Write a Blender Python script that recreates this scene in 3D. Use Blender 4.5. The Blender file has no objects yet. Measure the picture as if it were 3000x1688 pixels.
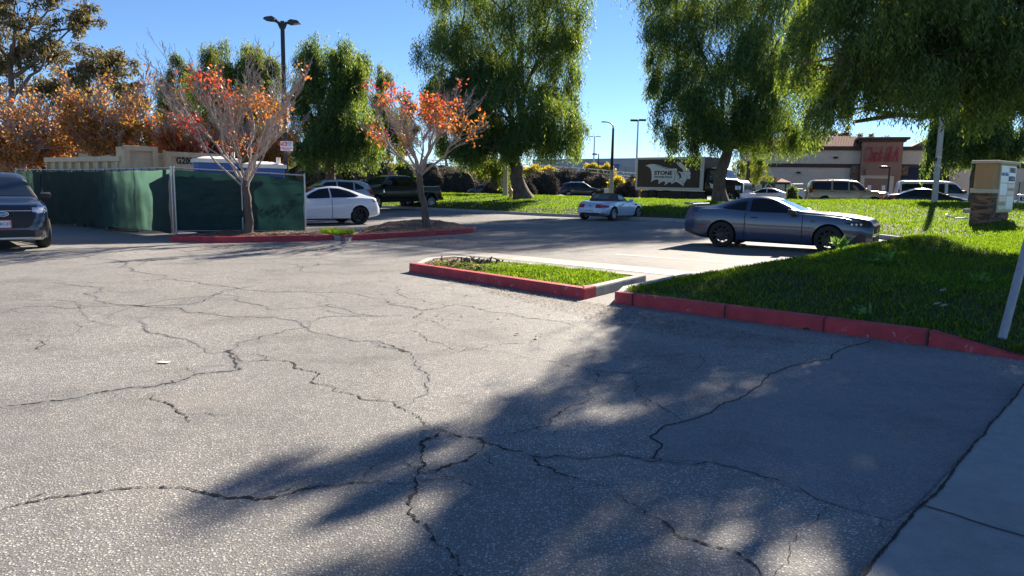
import bpy, bmesh, math, random
import numpy as np
from mathutils import Vector, Matrix
from mathutils.bvhtree import BVHTree
R = math.radians
scene = bpy.context.scene
COL = scene.collection

# ------------------------------------------------------------------ camera, sky, sun, exposure
FPX, PITCH, ROLL, CAMH = 2165.0, 7.97, 1.0, 1.6
cam_d = bpy.data.cameras.new("camera"); cam = bpy.data.objects.new("camera", cam_d); COL.objects.link(cam)
CM = Matrix.Rotation(R(90 - PITCH), 3, 'X') @ Matrix.Rotation(R(ROLL), 3, 'Z')
cam.matrix_world = Matrix.Translation((0, 0, CAMH)) @ CM.to_4x4()
cam_d.sensor_width = 36.0; cam_d.lens = 36.0 * FPX / 3000.0
cam_d.clip_start = 0.05; cam_d.clip_end = 2000
scene.camera = cam

SUN_EL, SUN_AZ = 28.0, 30.0          # azimuth measured from the viewing direction towards the right
w = bpy.data.worlds.new("World"); scene.world = w; w.use_nodes = True
nt = w.node_tree; nt.nodes.clear()
sky = nt.nodes.new('ShaderNodeTexSky'); sky.sky_type = 'NISHITA'; sky.sun_disc = False
sky.sun_elevation = R(SUN_EL); sky.sun_rotation = R(SUN_AZ)
sky.air_density = 0.75; sky.dust_density = 0.0; sky.ozone_density = 6.0; sky.altitude = 300
bg = nt.nodes.new('ShaderNodeBackground'); bg.inputs['Strength'].default_value = 0.054
wo = nt.nodes.new('ShaderNodeOutputWorld')
nt.links.new(sky.outputs[0], bg.inputs[0]); nt.links.new(bg.outputs[0], wo.inputs[0])
sun_d = bpy.data.lights.new("sun", 'SUN'); sun_d.energy = 4.7; sun_d.angle = R(0.53); sun_d.color = (1, .89, .74)
sun = bpy.data.objects.new("sun", sun_d); COL.objects.link(sun)
sdir = Vector((math.sin(R(SUN_AZ)) * math.cos(R(SUN_EL)), math.cos(R(SUN_AZ)) * math.cos(R(SUN_EL)), math.sin(R(SUN_EL))))
sun.rotation_euler = sdir.to_track_quat('Z', 'Y').to_euler(); sun.location = (20, 30, 40)
scene.view_settings.view_transform = 'Standard'; scene.view_settings.look = 'None'
scene.view_settings.exposure = 1.6; scene.view_settings.gamma = 1.0
scene.cycles.max_bounces = 6; scene.cycles.transparent_max_bounces = 6

# ------------------------------------------------------------------ helpers
S = 3000.0 / 2575.0
def ray(px, py):
    return CM @ Vector(((px - 1500) / FPX, (844 - py) / FPX, -1))
def at(px, py, depth):                      # a point of the place seen at a pixel, at a given distance ahead
    d = ray(px, py); return Vector((0, 0, CAMH)) + d * (depth / d.y)
def gr(px, py, z=0.0):                      # the ground point seen at a pixel
    d = ray(px, py); return Vector((0, 0, CAMH)) + d * ((z - CAMH) / d.z)
def tag(o, label=None, cat=None, group=None, kind=None):
    if label: o['label'] = label
    if cat: o['category'] = cat
    if group: o['group'] = group
    if kind: o['kind'] = kind
    return o
def empty(name, loc, rz=0, label=None, cat=None, group=None):
    o = bpy.data.objects.new(name, None); COL.objects.link(o)
    o.location = loc; o.rotation_euler = (0, 0, rz); o.empty_display_size = .2
    return tag(o, label, cat, group)
def link(name, me, mats, parent=None, loc=None):
    o = bpy.data.objects.new(name, me); COL.objects.link(o)
    if not isinstance(mats, (list, tuple)): mats = [mats]
    if not me.materials:
        for m in mats: me.materials.append(m)
    if parent: o.parent = parent
    if loc: o.location = loc
    return o
def npmesh(name, V, F, smooth=False, mi=None):
    """V (n,3) array, F (m,k) array of equal-size faces"""
    me = bpy.data.meshes.new(name); V = np.asarray(V, np.float32); F = np.asarray(F, np.int32)
    m, k = F.shape
    me.vertices.add(len(V)); me.vertices.foreach_set('co', V.ravel())
    me.loops.add(m * k); me.loops.foreach_set('vertex_index', F.ravel())
    me.polygons.add(m); me.polygons.foreach_set('loop_start', np.arange(0, m * k, k, dtype=np.int32))
    if smooth: me.polygons.foreach_set('use_smooth', np.ones(m, bool))
    if mi is not None: me.polygons.foreach_set('material_index', np.asarray(mi, np.int32))
    me.update(calc_edges=True); me.validate()
    return me
class MB:
    def __init__(s): s.v = []; s.f = []
    def add(s, vs, fs):
        n = len(s.v); s.v += [tuple(v) for v in vs]; s.f += [tuple(i + n for i in f) for f in fs]; return s
    def box(s, c, d, rz=0, rx=0, ry=0, taper=1.0):
        M = Matrix.Rotation(rz, 3, 'Z') @ Matrix.Rotation(ry, 3, 'Y') @ Matrix.Rotation(rx, 3, 'X'); c = Vector(c)
        vs = []
        for z in (-.5, .5):
            k = taper if z > 0 else 1.0
            for x, y in ((-.5, -.5), (.5, -.5), (.5, .5), (-.5, .5)):
                vs.append(c + M @ Vector((x * d[0] * k, y * d[1] * k, z * d[2])))
        return s.add(vs, [(3, 2, 1, 0), (4, 5, 6, 7), (0, 1, 5, 4), (1, 2, 6, 5), (2, 3, 7, 6), (3, 0, 4, 7)])
    def tube(s, pts, rad, n=6, cap=True):
        pts = [Vector(p) for p in pts]
        if not isinstance(rad, (list, tuple)): rad = [rad] * len(pts)
        vs = []; fs = []
        ref = None
        for i, p in enumerate(pts):
            a = pts[max(i - 1, 0)]; b = pts[min(i + 1, len(pts) - 1)]
            t = (b - a).normalized() if (b - a).length > 1e-9 else Vector((0, 0, 1))
            if ref is None: ref = Vector((1, 0, 0)) if abs(t.x) < .8 else Vector((0, 1, 0))
            u = (ref - t * ref.dot(t)).normalized(); ref = u; q = t.cross(u)
            for k in range(n):
                an = 2 * math.pi * k / n
                vs.append(p + (u * math.cos(an) + q * math.sin(an)) * rad[i])
        for i in range(len(pts) - 1):
            for k in range(n):
                fs.append((i * n + k, i * n + (k + 1) % n, (i + 1) * n + (k + 1) % n, (i + 1) * n + k))
        if cap:
            fs.append(tuple(range(n - 1, -1, -1))); fs.append(tuple(range((len(pts) - 1) * n, len(pts) * n)))
        return s.add(vs, fs)
    def lathe(s, prof, n=24, axis='Y', c=(0, 0, 0)):
        """prof: list of (radius, along)"""
        vs = []; fs = []; c = Vector(c)
        for r, a in prof:
            for k in range(n):
                t = 2 * math.pi * k / n; x, y = r * math.cos(t), r * math.sin(t)
                vs.append(c + (Vector((x, a, y)) if axis == 'Y' else Vector((x, y, a)) if axis == 'Z' else Vector((a, x, y))))
        for i in range(len(prof) - 1):
            for k in range(n):
                fs.append((i * n + k, (i + 1) * n + k, (i + 1) * n + (k + 1) % n, i * n + (k + 1) % n))
        return s.add(vs, fs)
    def prism(s, poly, a, b, plane='XZ'):
        """extrude a 2-D outline from a to b along the axis left out"""
        n = len(poly)
        def P(u, v, t): return (u, t, v) if plane == 'XZ' else (u, v, t) if plane == 'XY' else (t, u, v)
        vs = [P(u, v, a) for u, v in poly] + [P(u, v, b) for u, v in poly]
        fs = [tuple(range(n)), tuple(range(2 * n - 1, n - 1, -1))] + [(i, i + n, (i + 1) % n + n, (i + 1) % n) for i in range(n)]
        return s.add(vs, fs)
    def quad(s, a, b, c, d): return s.add([a, b, c, d], [(0, 1, 2, 3)])
    def build(s, name, mats, parent=None, smooth=0, bevel=0, loc=None, tri=False):
        me = bpy.data.meshes.new(name); me.from_pydata([tuple(v) for v in s.v], [], s.f)
        bm = bmesh.new(); bm.from_mesh(me)
        bmesh.ops.recalc_face_normals(bm, faces=bm.faces)
        if bevel:
            es = [e for e in bm.edges if len(e.link_faces) == 2 and e.calc_face_angle(0) > .6]
            bmesh.ops.bevel(bm, geom=es, offset=bevel, segments=2, affect='EDGES', profile=.6, clamp_overlap=True)
        bm.to_mesh(me); bm.free()
        if smooth:
            me.polygons.foreach_set('use_smooth', np.ones(len(me.polygons), bool)); me.set_sharp_from_angle(angle=R(smooth))
        return link(name, me, mats, parent, loc)
def text_mesh(name, s, size, mats, parent=None, extrude=.01, shear=0, offset=0, align='CENTER', space=1.0):
    cu = bpy.data.curves.new(name, 'FONT'); cu.body = s; cu.size = size; cu.extrude = extrude; cu.shear = shear
    cu.offset = offset; cu.align_x = align; cu.align_y = 'CENTER'; cu.space_character = space; cu.resolution_u = 3
    o = bpy.data.objects.new(name, cu); COL.objects.link(o)
    me = bpy.data.meshes.new_from_object(o); bpy.data.objects.remove(o)
    me.name = name; me.materials.clear()
    return link(name, me, mats, parent)

# ------------------------------------------------------------------ materials
def mat(name, col, rough=.6, metal=0.0, var=0.0, vscale=3.0, bump=0.0, bscale=30, coat=0.0, spec=.5, col2=None, island=0.0, transl=None, alpha=1, stretch=None, emit=None):
    m = bpy.data.materials.new(name); m.use_nodes = True; n = m.node_tree.nodes; L = m.node_tree.links
    b = n['Principled BSDF']; out = n['Material Output']
    b.inputs['Base Color'].default_value = (*col, 1); b.inputs['Roughness'].default_value = rough
    b.inputs['Metallic'].default_value = metal; b.inputs['Specular IOR Level'].default_value = spec
    b.inputs['Coat Weight'].default_value = coat; b.inputs['Coat Roughness'].default_value = .04
    tc = n.new('ShaderNodeTexCoord'); src = tc.outputs['Object']
    if stretch:
        mp = n.new('ShaderNodeMapping'); mp.inputs['Scale'].default_value = stretch; L.new(src, mp.inputs[0]); src = mp.outputs[0]
    csock = None
    if var or col2:
        t = n.new('ShaderNodeTexNoise'); t.inputs['Scale'].default_value = vscale; t.inputs['Detail'].default_value = 6; t.inputs['Roughness'].default_value = .65
        L.new(src, t.inputs['Vector'])
        r = n.new('ShaderNodeValToRGB'); r.color_ramp.elements[0].position = .3; r.color_ramp.elements[1].position = .7
        c2 = col2 if col2 else tuple(min(1, c * (1 + var)) for c in col); c1 = col if col2 else tuple(c * (1 - var) for c in col)
        r.color_ramp.elements[0].color = (*c1, 1); r.color_ramp.elements[1].color = (*c2, 1)
        L.new(t.outputs['Fac'], r.inputs[0]); csock = r.outputs[0]
    if island:
        g = n.new('ShaderNodeNewGeometry'); h = n.new('ShaderNodeHueSaturation')
        mr = n.new('ShaderNodeMapRange'); mr.inputs[3].default_value = 1 - island; mr.inputs[4].default_value = 1 + island
        L.new(g.outputs['Random Per Island'], mr.inputs[0]); L.new(mr.outputs[0], h.inputs['Value'])
        mr2 = n.new('ShaderNodeMapRange'); mr2.inputs[3].default_value = .5 + island * .06; mr2.inputs[4].default_value = .5 - island * .06
        L.new(g.outputs['Random Per Island'], mr2.inputs[0]); L.new(mr2.outputs[0], h.inputs['Hue'])
        if csock: L.new(csock, h.inputs['Color'])
        else: h.inputs['Color'].default_value = (*col, 1)
        csock = h.outputs[0]
    if csock: L.new(csock, b.inputs['Base Color'])
    if bump:
        t = n.new('ShaderNodeTexNoise'); t.inputs['Scale'].default_value = bscale; t.inputs['Detail'].default_value = 5; L.new(src, t.inputs['Vector'])
        bp = n.new('ShaderNodeBump'); bp.inputs['Strength'].default_value = bump; bp.inputs['Distance'].default_value = .02
        L.new(t.outputs['Fac'], bp.inputs['Height']); L.new(bp.outputs[0], b.inputs['Normal'])
    if transl:
        tr = n.new('ShaderNodeBsdfTranslucent'); tr.inputs[0].default_value = (*transl[:3], 1)
        mx = n.new('ShaderNodeMixShader'); mx.inputs[0].default_value = transl[3]
        if island and len(transl) > 4:
            h2 = n.new('ShaderNodeHueSaturation'); h2.inputs['Color'].default_value = (*transl[:3], 1)
            L.new(mr.outputs[0], h2.inputs['Value']); L.new(mr2.outputs[0], h2.inputs['Hue']); L.new(h2.outputs[0], tr.inputs[0])
        L.new(b.outputs[0], mx.inputs[1]); L.new(tr.outputs[0], mx.inputs[2]); L.new(mx.outputs[0], out.inputs[0])
    if emit: pass
    return m
def asphalt_mat(name, dark, light, chip, cscale, vamp=.25, stain=.3):
    m = bpy.data.materials.new(name); m.use_nodes = True; n = m.node_tree.nodes; L = m.node_tree.links; b = n['Principled BSDF']
    tc = n.new('ShaderNodeTexCoord'); src = tc.outputs['Object']
    def noise(sc, det=6, ro=.6, vec=None):
        t = n.new('ShaderNodeTexNoise'); t.inputs['Scale'].default_value = sc; t.inputs['Detail'].default_value = det; t.inputs['Roughness'].default_value = ro; L.new(vec or src, t.inputs['Vector']); return t.outputs[0]
    def mrange(s, a0, a1, b0, b1):
        q = n.new('ShaderNodeMapRange'); q.inputs[1].default_value = a0; q.inputs[2].default_value = a1; q.inputs[3].default_value = b0; q.inputs[4].default_value = b1; L.new(s, q.inputs[0]); return q.outputs[0]
    def math_(op, x, y):
        q = n.new('ShaderNodeMath'); q.operation = op
        for k, v in enumerate((x, y)):
            if isinstance(v, (int, float)): q.inputs[k].default_value = v
            else: L.new(v, q.inputs[k])
        return q.outputs[0]
    def mixc(f, x, y):
        q = n.new('ShaderNodeMix'); q.data_type = 'RGBA'
        if isinstance(f, float): q.inputs[0].default_value = f
        else: L.new(f, q.inputs[0])
        for k, v in ((6, x), (7, y)):
            if isinstance(v, tuple): q.inputs[k].default_value = (*v, 1)
            else: L.new(v, q.inputs[k])
        return q.outputs[2]
    # warp the lookup a little so that the chips are not round
    nv = n.new('ShaderNodeTexNoise'); nv.inputs['Scale'].default_value = cscale * 1.3; nv.inputs['Detail'].default_value = 1; L.new(src, nv.inputs['Vector'])
    vm = n.new('ShaderNodeVectorMath'); vm.operation = 'MULTIPLY_ADD'; L.new(nv.outputs['Color'], vm.inputs[0]); vm.inputs[1].default_value = (.010, .010, .010); L.new(src, vm.inputs[2])
    worn = mrange(noise(.33, 5, .62), .38, .62, 0, 1)                       # where the binder is worn away the chips stand out
    col = None; hs = None
    for q, (sc, amt) in enumerate(((cscale, 1.0), (cscale * 1.9, .8))):
        v = n.new('ShaderNodeTexVoronoi'); v.inputs['Scale'].default_value = sc; L.new(vm.outputs[0], v.inputs['Vector'])
        sp = n.new('ShaderNodeSeparateColor'); L.new(v.outputs['Color'], sp.inputs[0])
        a = mrange(sp.outputs[0], 1 - chip - .1, 1 - chip + .1, 0, 1); c = mrange(v.outputs['Distance'], .46, .26, 0, 1)
        k = math_('MULTIPLY', math_('MULTIPLY', a, c), mrange(worn, 0, 1, .45 * amt, 1.0 * amt) if q == 0 else amt * .7)
        lc = mixc(sp.outputs[1], tuple(x * .5 for x in light), tuple(x * 1.1 for x in light))
        if q == 0:
            base = mixc(noise(210, 2), tuple(x * .72 for x in dark), tuple(x * 1.28 for x in dark)); hs = c
        else: base = col
        col = mixc(k, base, lc)
    st = mrange(noise(1.1, 6, .7), .30, .50, 1 - stain, 1.0)                # darker blotches
    big = mrange(noise(.16, 4, .55), .35, .65, 1 - vamp, 1 + vamp)
    fine = mrange(noise(7, 5, .7), .3, .7, .90, 1.10)
    hv = n.new('ShaderNodeHueSaturation'); L.new(col, hv.inputs['Color']); L.new(math_('MULTIPLY', math_('MULTIPLY', st, big), fine), hv.inputs['Value'])
    # sandy dust in places
    fin = mixc(mrange(noise(.7, 6, .65), .52, .75, 0, .35), hv.outputs[0], (dark[0] * 1.9, dark[1] * 1.72, dark[2] * 1.45))
    L.new(fin, b.inputs['Base Color']); b.inputs['Roughness'].default_value = .78; b.inputs['Specular IOR Level'].default_value = .35
    bp = n.new('ShaderNodeBump'); bp.inputs['Strength'].default_value = .5; bp.inputs['Distance'].default_value = .005; L.new(math_('ADD', hs, noise(210, 2)), bp.inputs['Height']); L.new(bp.outputs[0], b.inputs['Normal'])
    return m
def spotted(name, base, spot, th, scale, rough=.65, var=.15, bump=.3):
    """paint worn through to another colour in irregular spots"""
    m = mat(name, base, rough, var=var, vscale=4, bump=bump, bscale=35); n = m.node_tree.nodes; L = m.node_tree.links; b = n['Principled BSDF']
    old = b.inputs['Base Color'].links[0].from_socket; tc = n.new('ShaderNodeTexCoord')
    t = n.new('ShaderNodeTexNoise'); t.inputs['Scale'].default_value = scale; t.inputs['Detail'].default_value = 8; t.inputs['Roughness'].default_value = .72; L.new(tc.outputs['Object'], t.inputs['Vector'])
    q = n.new('ShaderNodeMapRange'); q.inputs[1].default_value = th; q.inputs[2].default_value = th + .035; L.new(t.outputs[0], q.inputs[0])
    x = n.new('ShaderNodeMix'); x.data_type = 'RGBA'; L.new(q.outputs[0], x.inputs[0]); L.new(old, x.inputs[6]); x.inputs[7].default_value = (*spot, 1); L.new(x.outputs[2], b.inputs['Base Color'])
    return m
M = {}
M['asphalt'] = asphalt_mat('worn_asphalt', (.165, .160, .156), (.70, .66, .59), .62, 62, .14, .32)
M['lot'] = asphalt_mat('lot_asphalt', (.165, .16, .158), (.46, .44, .40), .45, 85, .16, .3)
M['patch'] = asphalt_mat('patched_asphalt', (.165, .167, .175), (.50, .50, .49), .5, 85, .1, .25)
M['street'] = mat('street_asphalt', (.10, .10, .105), .8, var=.2)
M['crack'] = mat('crack_dark', (.018, .016, .014), .95, var=.4, vscale=20)
M['seal'] = mat('worn_seal', (.175, .172, .170), .75, var=.25, vscale=30)
M['concrete'] = mat('concrete', (.40, .38, .34), .85, var=.22, vscale=4, bump=.25, bscale=60)
M['gutter'] = mat('gutter_concrete', (.40, .36, .31), .85, var=.2, vscale=3, bump=.2, bscale=50)
M['walk'] = asphalt_mat('sidewalk_concrete', (.285, .285, .285), (.42, .415, .40), .5, 140, .08, .22)
M['redk'] = spotted('red_kerb_paint', (.46, .035, .045), (.42, .26, .24), .605, 7, .6, .3)
M['chip'] = mat('chipped_concrete', (.45, .33, .30), .85, var=.2, vscale=9)
M['whiteline'] = mat('worn_white_paint', (.62, .60, .56), .7, var=.3, vscale=7)
M['soil'] = mat('lawn_soil', (.05, .055, .02), .95, col2=(.03, .05, .012), vscale=5, bump=.5, bscale=20)
M['mulch'] = mat('bark_mulch', (.22, .14, .085), .95, var=.5, vscale=18, bump=.8, bscale=40)
M['mulchbit'] = mat('mulch_bits', (.34, .24, .16), .9, island=.5)
M['gravel'] = mat('loose_gravel', (.30, .24, .17), .9, island=.55)
M['grass'] = mat('grass_blades', (.060, .125, .020), .9, island=.5, spec=.05, col2=(.115, .115, .042), vscale=.7, transl=(.23, .39, .018, .44, 1))
M['bark'] = mat('grey_bark', (.12, .088, .07), .9, var=.4, vscale=8, bump=.7, bscale=18, stretch=(1, 1, .25))
M['pbark'] = mat('pepper_bark', (.13, .095, .068), .95, var=.55, vscale=5, bump=1.0, bscale=9, stretch=(1, 1, .3))
M['twig'] = mat('pale_twig', (.38, .31, .27), .8, var=.3, vscale=6)
M['dtwig'] = mat('brown_twig', (.37, .29, .25), .85, var=.3, vscale=6)
M['pepper'] = mat('pepper_leaves', (.042, .098, .042), .55, island=.62, spec=.2, transl=(.31, .46, .04, .34, 1))
M['pepper2'] = mat('pepper_leaves_olive', (.06, .105, .03), .55, island=.45, spec=.2, transl=(.36, .44, .04, .34, 1))
M['euca'] = mat('dusty_leaves', (.10, .10, .05), .6, island=.5, transl=(.32, .26, .08, .3, 1))
M['red'] = mat('red_autumn_leaves', (.36, .05, .025), .5, island=.4, transl=(.75, .13, .05, .42, 1))
M['orange'] = mat('orange_autumn_leaves', (.38, .14, .03), .5, island=.45, transl=(.74, .30, .05, .45, 1))
M['gold'] = mat('gold_autumn_leaves', (.26, .18, .03), .5, island=.5, transl=(.60, .42, .04, .45, 1))
M['rust'] = mat('rust_autumn_leaves', (.36, .21, .11), .5, island=.55, transl=(.66, .36, .14, .42, 1))
M['dshrub'] = mat('dry_dark_shrub', (.085, .075, .065), .9, island=.5, transl=(.15, .12, .08, .15))
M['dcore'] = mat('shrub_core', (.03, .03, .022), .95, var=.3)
M['yshrub'] = mat('yellow_shrub', (.42, .34, .03), .7, island=.4, transl=(.75, .6, .05, .45, 1))
M['gshrub'] = mat('green_shrub', (.06, .11, .03), .7, island=.5, transl=(.25, .35, .04, .35, 1))
M['bshrub'] = mat('bare_shrub', (.26, .18, .13), .9, island=.4)
M['steel'] = mat('galvanised_steel', (.48, .49, .50), .38, .85, var=.12, vscale=12)
M['alu'] = mat('pale_metal', (.62, .63, .64), .35, .7)
M['cloth2'] = mat('dark_screen_cloth', (.028, .060, .058), .85, var=.35, vscale=2.0, stretch=(1, 1, 4), spec=.1, transl=(.035, .14, .125, .10))  # darker, less translucent cloth for the right hand panel
M['link'] = mat('dull_wire', (.07, .11, .10), .6, .2)
M['cloth'] = mat('green_screen_cloth', (.042, .050, .043), .85, var=.3, vscale=2.0, stretch=(1, 1, 4), spec=.1, transl=(.15, .31, .24, .36))
M['beige'] = spotted('beige_steel', (.62, .45, .27), (.13, .06, .03), .66, 3.2, .6, .14, .1)
M['rustm'] = mat('rust', (.14, .06, .03), .9, var=.4, vscale=6)
M['black'] = mat('black_paint', (.012, .012, .013), .45)
M['stencil'] = mat('black_stencil', (.03, .027, .025), .8)
M['ply'] = mat('plywood', (.62, .44, .27), .7, var=.1, vscale=4)
M['wood'] = mat('raw_wood', (.55, .33, .14), .7, var=.15)
M['pblue'] = mat('blue_plastic', (.02, .12, .42), .4, var=.1)
M['pwhite'] = mat('white_plastic', (.78, .78, .74), .45, var=.05)
M['white'] = mat('white_board', (.80, .80, .80), .5)
M['red_ink'] = mat('red_lettering', (.62, .03, .06), .5)
M['blue_ink'] = mat('blue_lettering', (.03, .16, .42), .5)
M['ink'] = mat('dark_lettering', (.03, .03, .04), .6)
M['rubber'] = mat('tyre_rubber', (.02, .02, .021), .85, bump=.1)
M['rimk'] = mat('black_rim', (.025, .025, .028), .35, .4)
M['rims'] = mat('silver_rim', (.55, .56, .58), .3, .85)
M['arch'] = mat('wheel_well', (.012, .012, .012), .9)
M['glass'] = mat('dark_glass', (.012, .016, .02), .03, spec=.9, coat=.6)
M['glass_side'] = mat('tinted_side_glass', (.008, .010, .013), .06, spec=.45)
M['glassb'] = mat('windscreen_glass', (.06, .085, .11), .04, spec=.9, coat=.8)
M['chrome'] = mat('chrome', (.8, .8, .8), .12, 1.0)
M['tail'] = mat('red_lens', (.35, .012, .015), .15, coat=.6)
M['lens'] = mat('clear_lens', (.62, .64, .68), .12, coat=.8, metal=.3)
M['amber'] = mat('amber_lens', (.65, .16, .02), .2, coat=.5)
M['trim'] = mat('black_trim', (.02, .02, .022), .55)
M['postg'] = mat('dull_galvanised', (.30, .31, .33), .5, .5, var=.15, vscale=15)
def paint(name, c, metal=.35): return mat(name, c, .28, metal, coat=1.0)
M['p_mustang'] = paint('slate_blue_paint', (.026, .045, .095), .15)
M['p_suv'] = paint('charcoal_paint', (.045, .048, .062), .5)
M['p_white'] = paint('white_paint', (.72, .74, .78), 0)
M['p_z'] = paint('pale_blue_paint', (.48, .58, .72), .15)
M['p_black'] = mat('black_car_paint', (.006, .006, .008), .3, coat=.35, spec=.3)
M['p_navy'] = paint('navy_paint', (.02, .03, .07), .3)
M['p_ink'] = paint('dark_blue_grey_paint', (.025, .03, .045), .4)
M['p_gold'] = paint('tan_gold_paint', (.42, .26, .11), .15)
M['p_silver'] = paint('silver_paint', (.48, .46, .43), .5)
M['p_van'] = paint('grey_white_paint', (.55, .53, .50), .1)
M['softtop'] = mat('brown_canvas', (.07, .055, .05), .85, bump=.15, bscale=120)
M['stucco'] = mat('tan_stucco', (.66, .53, .40), .9, var=.08, vscale=2, bump=.3, bscale=30)
M['stuccob'] = mat('brown_stucco', (.32, .18, .12), .9, var=.08, vscale=2, bump=.2, bscale=30)
M['band'] = mat('dark_brown_band', (.075, .045, .035), .8, var=.1)
M['whitewall'] = mat('pale_wall', (.50, .49, .47), .9, var=.06, vscale=.3)
M['tile'] = mat('clay_tile', (.34, .12, .07), .8, var=.35, vscale=4)
M['signtan'] = mat('sign_stucco', (.52, .30, .14), .85, var=.08, bump=.2, bscale=60)
M['cream'] = mat('cream_cap', (.62, .53, .38), .8, var=.08)
M['pole'] = mat('concrete_pole', (.52, .46, .38), .85, var=.15, vscale=6, bump=.3, bscale=40)
M['green'] = mat('dark_green_metal', (.02, .07, .05), .5)
M['wood_print'] = mat('dark_wood_print', (.035, .022, .016), .6, col2=(.10, .065, .045), vscale=2.0, stretch=(9, 9, .5))
M['rail'] = mat('white_rail', (.66, .64, .58), .6, var=.1)
M['hyd'] = mat('hydrant_paint', (.62, .36, .22), .6)
M['panelw'] = mat('white_sign_face', (.68, .74, .80), .35)
M['panelc'] = mat('cream_sign_face', (.66, .60, .46), .4, var=.1, vscale=8)
M['leaf_dark'] = mat('weed_leaves', (.10, .22, .05), .6, island=.3, transl=(.3, .5, .08, .4, 1))
def stone_mat():
    m = mat('stacked_stone', (.17, .09, .05), .9); n = m.node_tree.nodes; L = m.node_tree.links
    tc = n.new('ShaderNodeTexCoord'); mp = n.new('ShaderNodeMapping'); mp.inputs['Scale'].default_value = (2.6, 2.6, 11); L.new(tc.outputs['Object'], mp.inputs[0])
    v = n.new('ShaderNodeTexVoronoi'); v.inputs['Scale'].default_value = 1.3; L.new(mp.outputs[0], v.inputs['Vector'])
    sp = n.new('ShaderNodeSeparateColor'); L.new(v.outputs['Color'], sp.inputs[0])
    r = n.new('ShaderNodeValToRGB'); r.color_ramp.elements[0].color = (.07, .045, .03, 1); r.color_ramp.elements[1].color = (.34, .19, .10, 1)
    e = r.color_ramp.elements.new(.6); e.color = (.20, .13, .09, 1)
    L.new(sp.outputs[0], r.inputs[0]); L.new(r.outputs[0], n['Principled BSDF'].inputs['Base Color'])
    bp = n.new('ShaderNodeBump'); bp.inputs['Strength'].default_value = 1; bp.inputs['Distance'].default_value = .05; bp.invert = True
    L.new(v.outputs['Distance'], bp.inputs['Height']); L.new(bp.outputs[0], n['Principled BSDF'].inputs['Normal'])
    return m
M['stone'] = stone_mat()

# ------------------------------------------------------------------ ground
def arr(P): return np.array([[p[0], p[1]] for p in P], float)
def poly_sd(px, py, poly, closed=True):
    """distance to an outline and inside test, vectorised"""
    poly = np.asarray(poly, float); n = len(poly)
    d = np.full(px.shape, 1e9); ins = np.zeros(px.shape, bool)
    for i in range(n if closed else n - 1):
        a = poly[i]; b = poly[(i + 1) % n]; ab = b - a
        t = np.clip(((px - a[0]) * ab[0] + (py - a[1]) * ab[1]) / (ab @ ab + 1e-12), 0, 1)
        d = np.minimum(d, np.hypot(px - a[0] - t * ab[0], py - a[1] - t * ab[1]))
        if closed:
            c = ((a[1] > py) != (b[1] > py)) & (px < (b[0] - a[0]) * (py - a[1]) / (b[1] - a[1] + 1e-12) + a[0]); ins ^= c
    return d, ins
def sm(t): t = np.clip(t, 0, 1); return t * t * (3 - 2 * t)
rng = np.random.default_rng(7)

def flat(name, pts, z, m, kind='structure'):
    me = bpy.data.meshes.new(name); me.from_pydata([(p[0], p[1], z) for p in pts], [], [tuple(range(len(pts)))])
    if me.polygons[0].normal.z < 0: me.flip_normals()
    return tag(link(name, me, m), kind=kind)
flat('ground', [(-900, -60), (900, -60), (900, 1500), (-900, 1500)], 0, M['asphalt'])

LOT_EDGE = [(12.5, 2.2), (7.9, 5.0), (6.2, 6.05), (4.9, 7.05), (4.35, 7.62), (1.42, 10.1), (1.62, 10.75), (3.2, 12.9), (5.6, 15.1), (8.3, 16.9), (10.9, 18.9), (12.4, 21.0), (12.5, 24.4), (11.5, 29), (9.2, 33.4),
            (6.4, 35.8), (1.0, 39), (-3, 43), (-8.5, 47), (-14, 51), (-30, 61)]
STREET_EDGE = [(-30, 82), (-12, 71), (-3, 65), (4, 61), (11, 55.5), (18, 50), (25, 44), (40, 33), (60, 18), (60, 2.2)]
def soften(poly, k=3):
    P = [Vector((a, b)) for a, b in poly]
    for _ in range(k):
        Q = [P[0]]
        for i in range(len(P) - 1): Q += [P[i] * .75 + P[i + 1] * .25, P[i] * .25 + P[i + 1] * .75]
        Q.append(P[-1]); P = Q
    return [(p.x, p.y) for p in P]
E1 = LOT_EDGE[:6]                                     # front kerb is kept straight, the rest is rounded
E2 = soften(LOT_EDGE[6:], 2)
EDGE = E1 + E2
LAWN = EDGE + STREET_EDGE
def lawn_z(x, y):
    x = np.asarray(x, float); y = np.asarray(y, float)
    d, _ = poly_sd(x, y, EDGE, False); ds, ins = poly_sd(x, y, LAWN)
    front = sm((12.0 - y) / 3.0)
    z = .13 + .26 * sm(d / 2.2) + .34 * sm((d - .8) / 10) + .32 * sm((x - 12) / 12) * sm((d - 3) / 8) * sm((y - 14) / 8)
    ramp = sm((x - 4.35) / .8) * sm((9.0 - y) / 2.0)          # the kerb ramps down to the driveway
    z = z - ramp * .10 * np.exp(-d / .9)
    rd, _ = poly_sd(x, y, [(2.2, 11), (3.9, 12), (5.3, 13), (6.4, 14), (8.2, 15.0), (9.8, 17), (14, 21)], False)
    z += np.interp(x, [2, 4, 5.3, 6.4, 8.2, 10, 16], [0, .07, .08, .2, .36, .22, .0]) * np.exp(-(rd / 1.4) ** 2) * sm(d / 1.0)
    z += .03 * np.sin(x * 1.7 + y * .9) * np.sin(y * 1.3 - x * .4) * sm(d / 1.5)
    z = np.where(ins, z * 1.0, -.35)
    e = sm(ds / .14)
    return np.where(ins, -.35 + (z + .35) * e, -.35)
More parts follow.
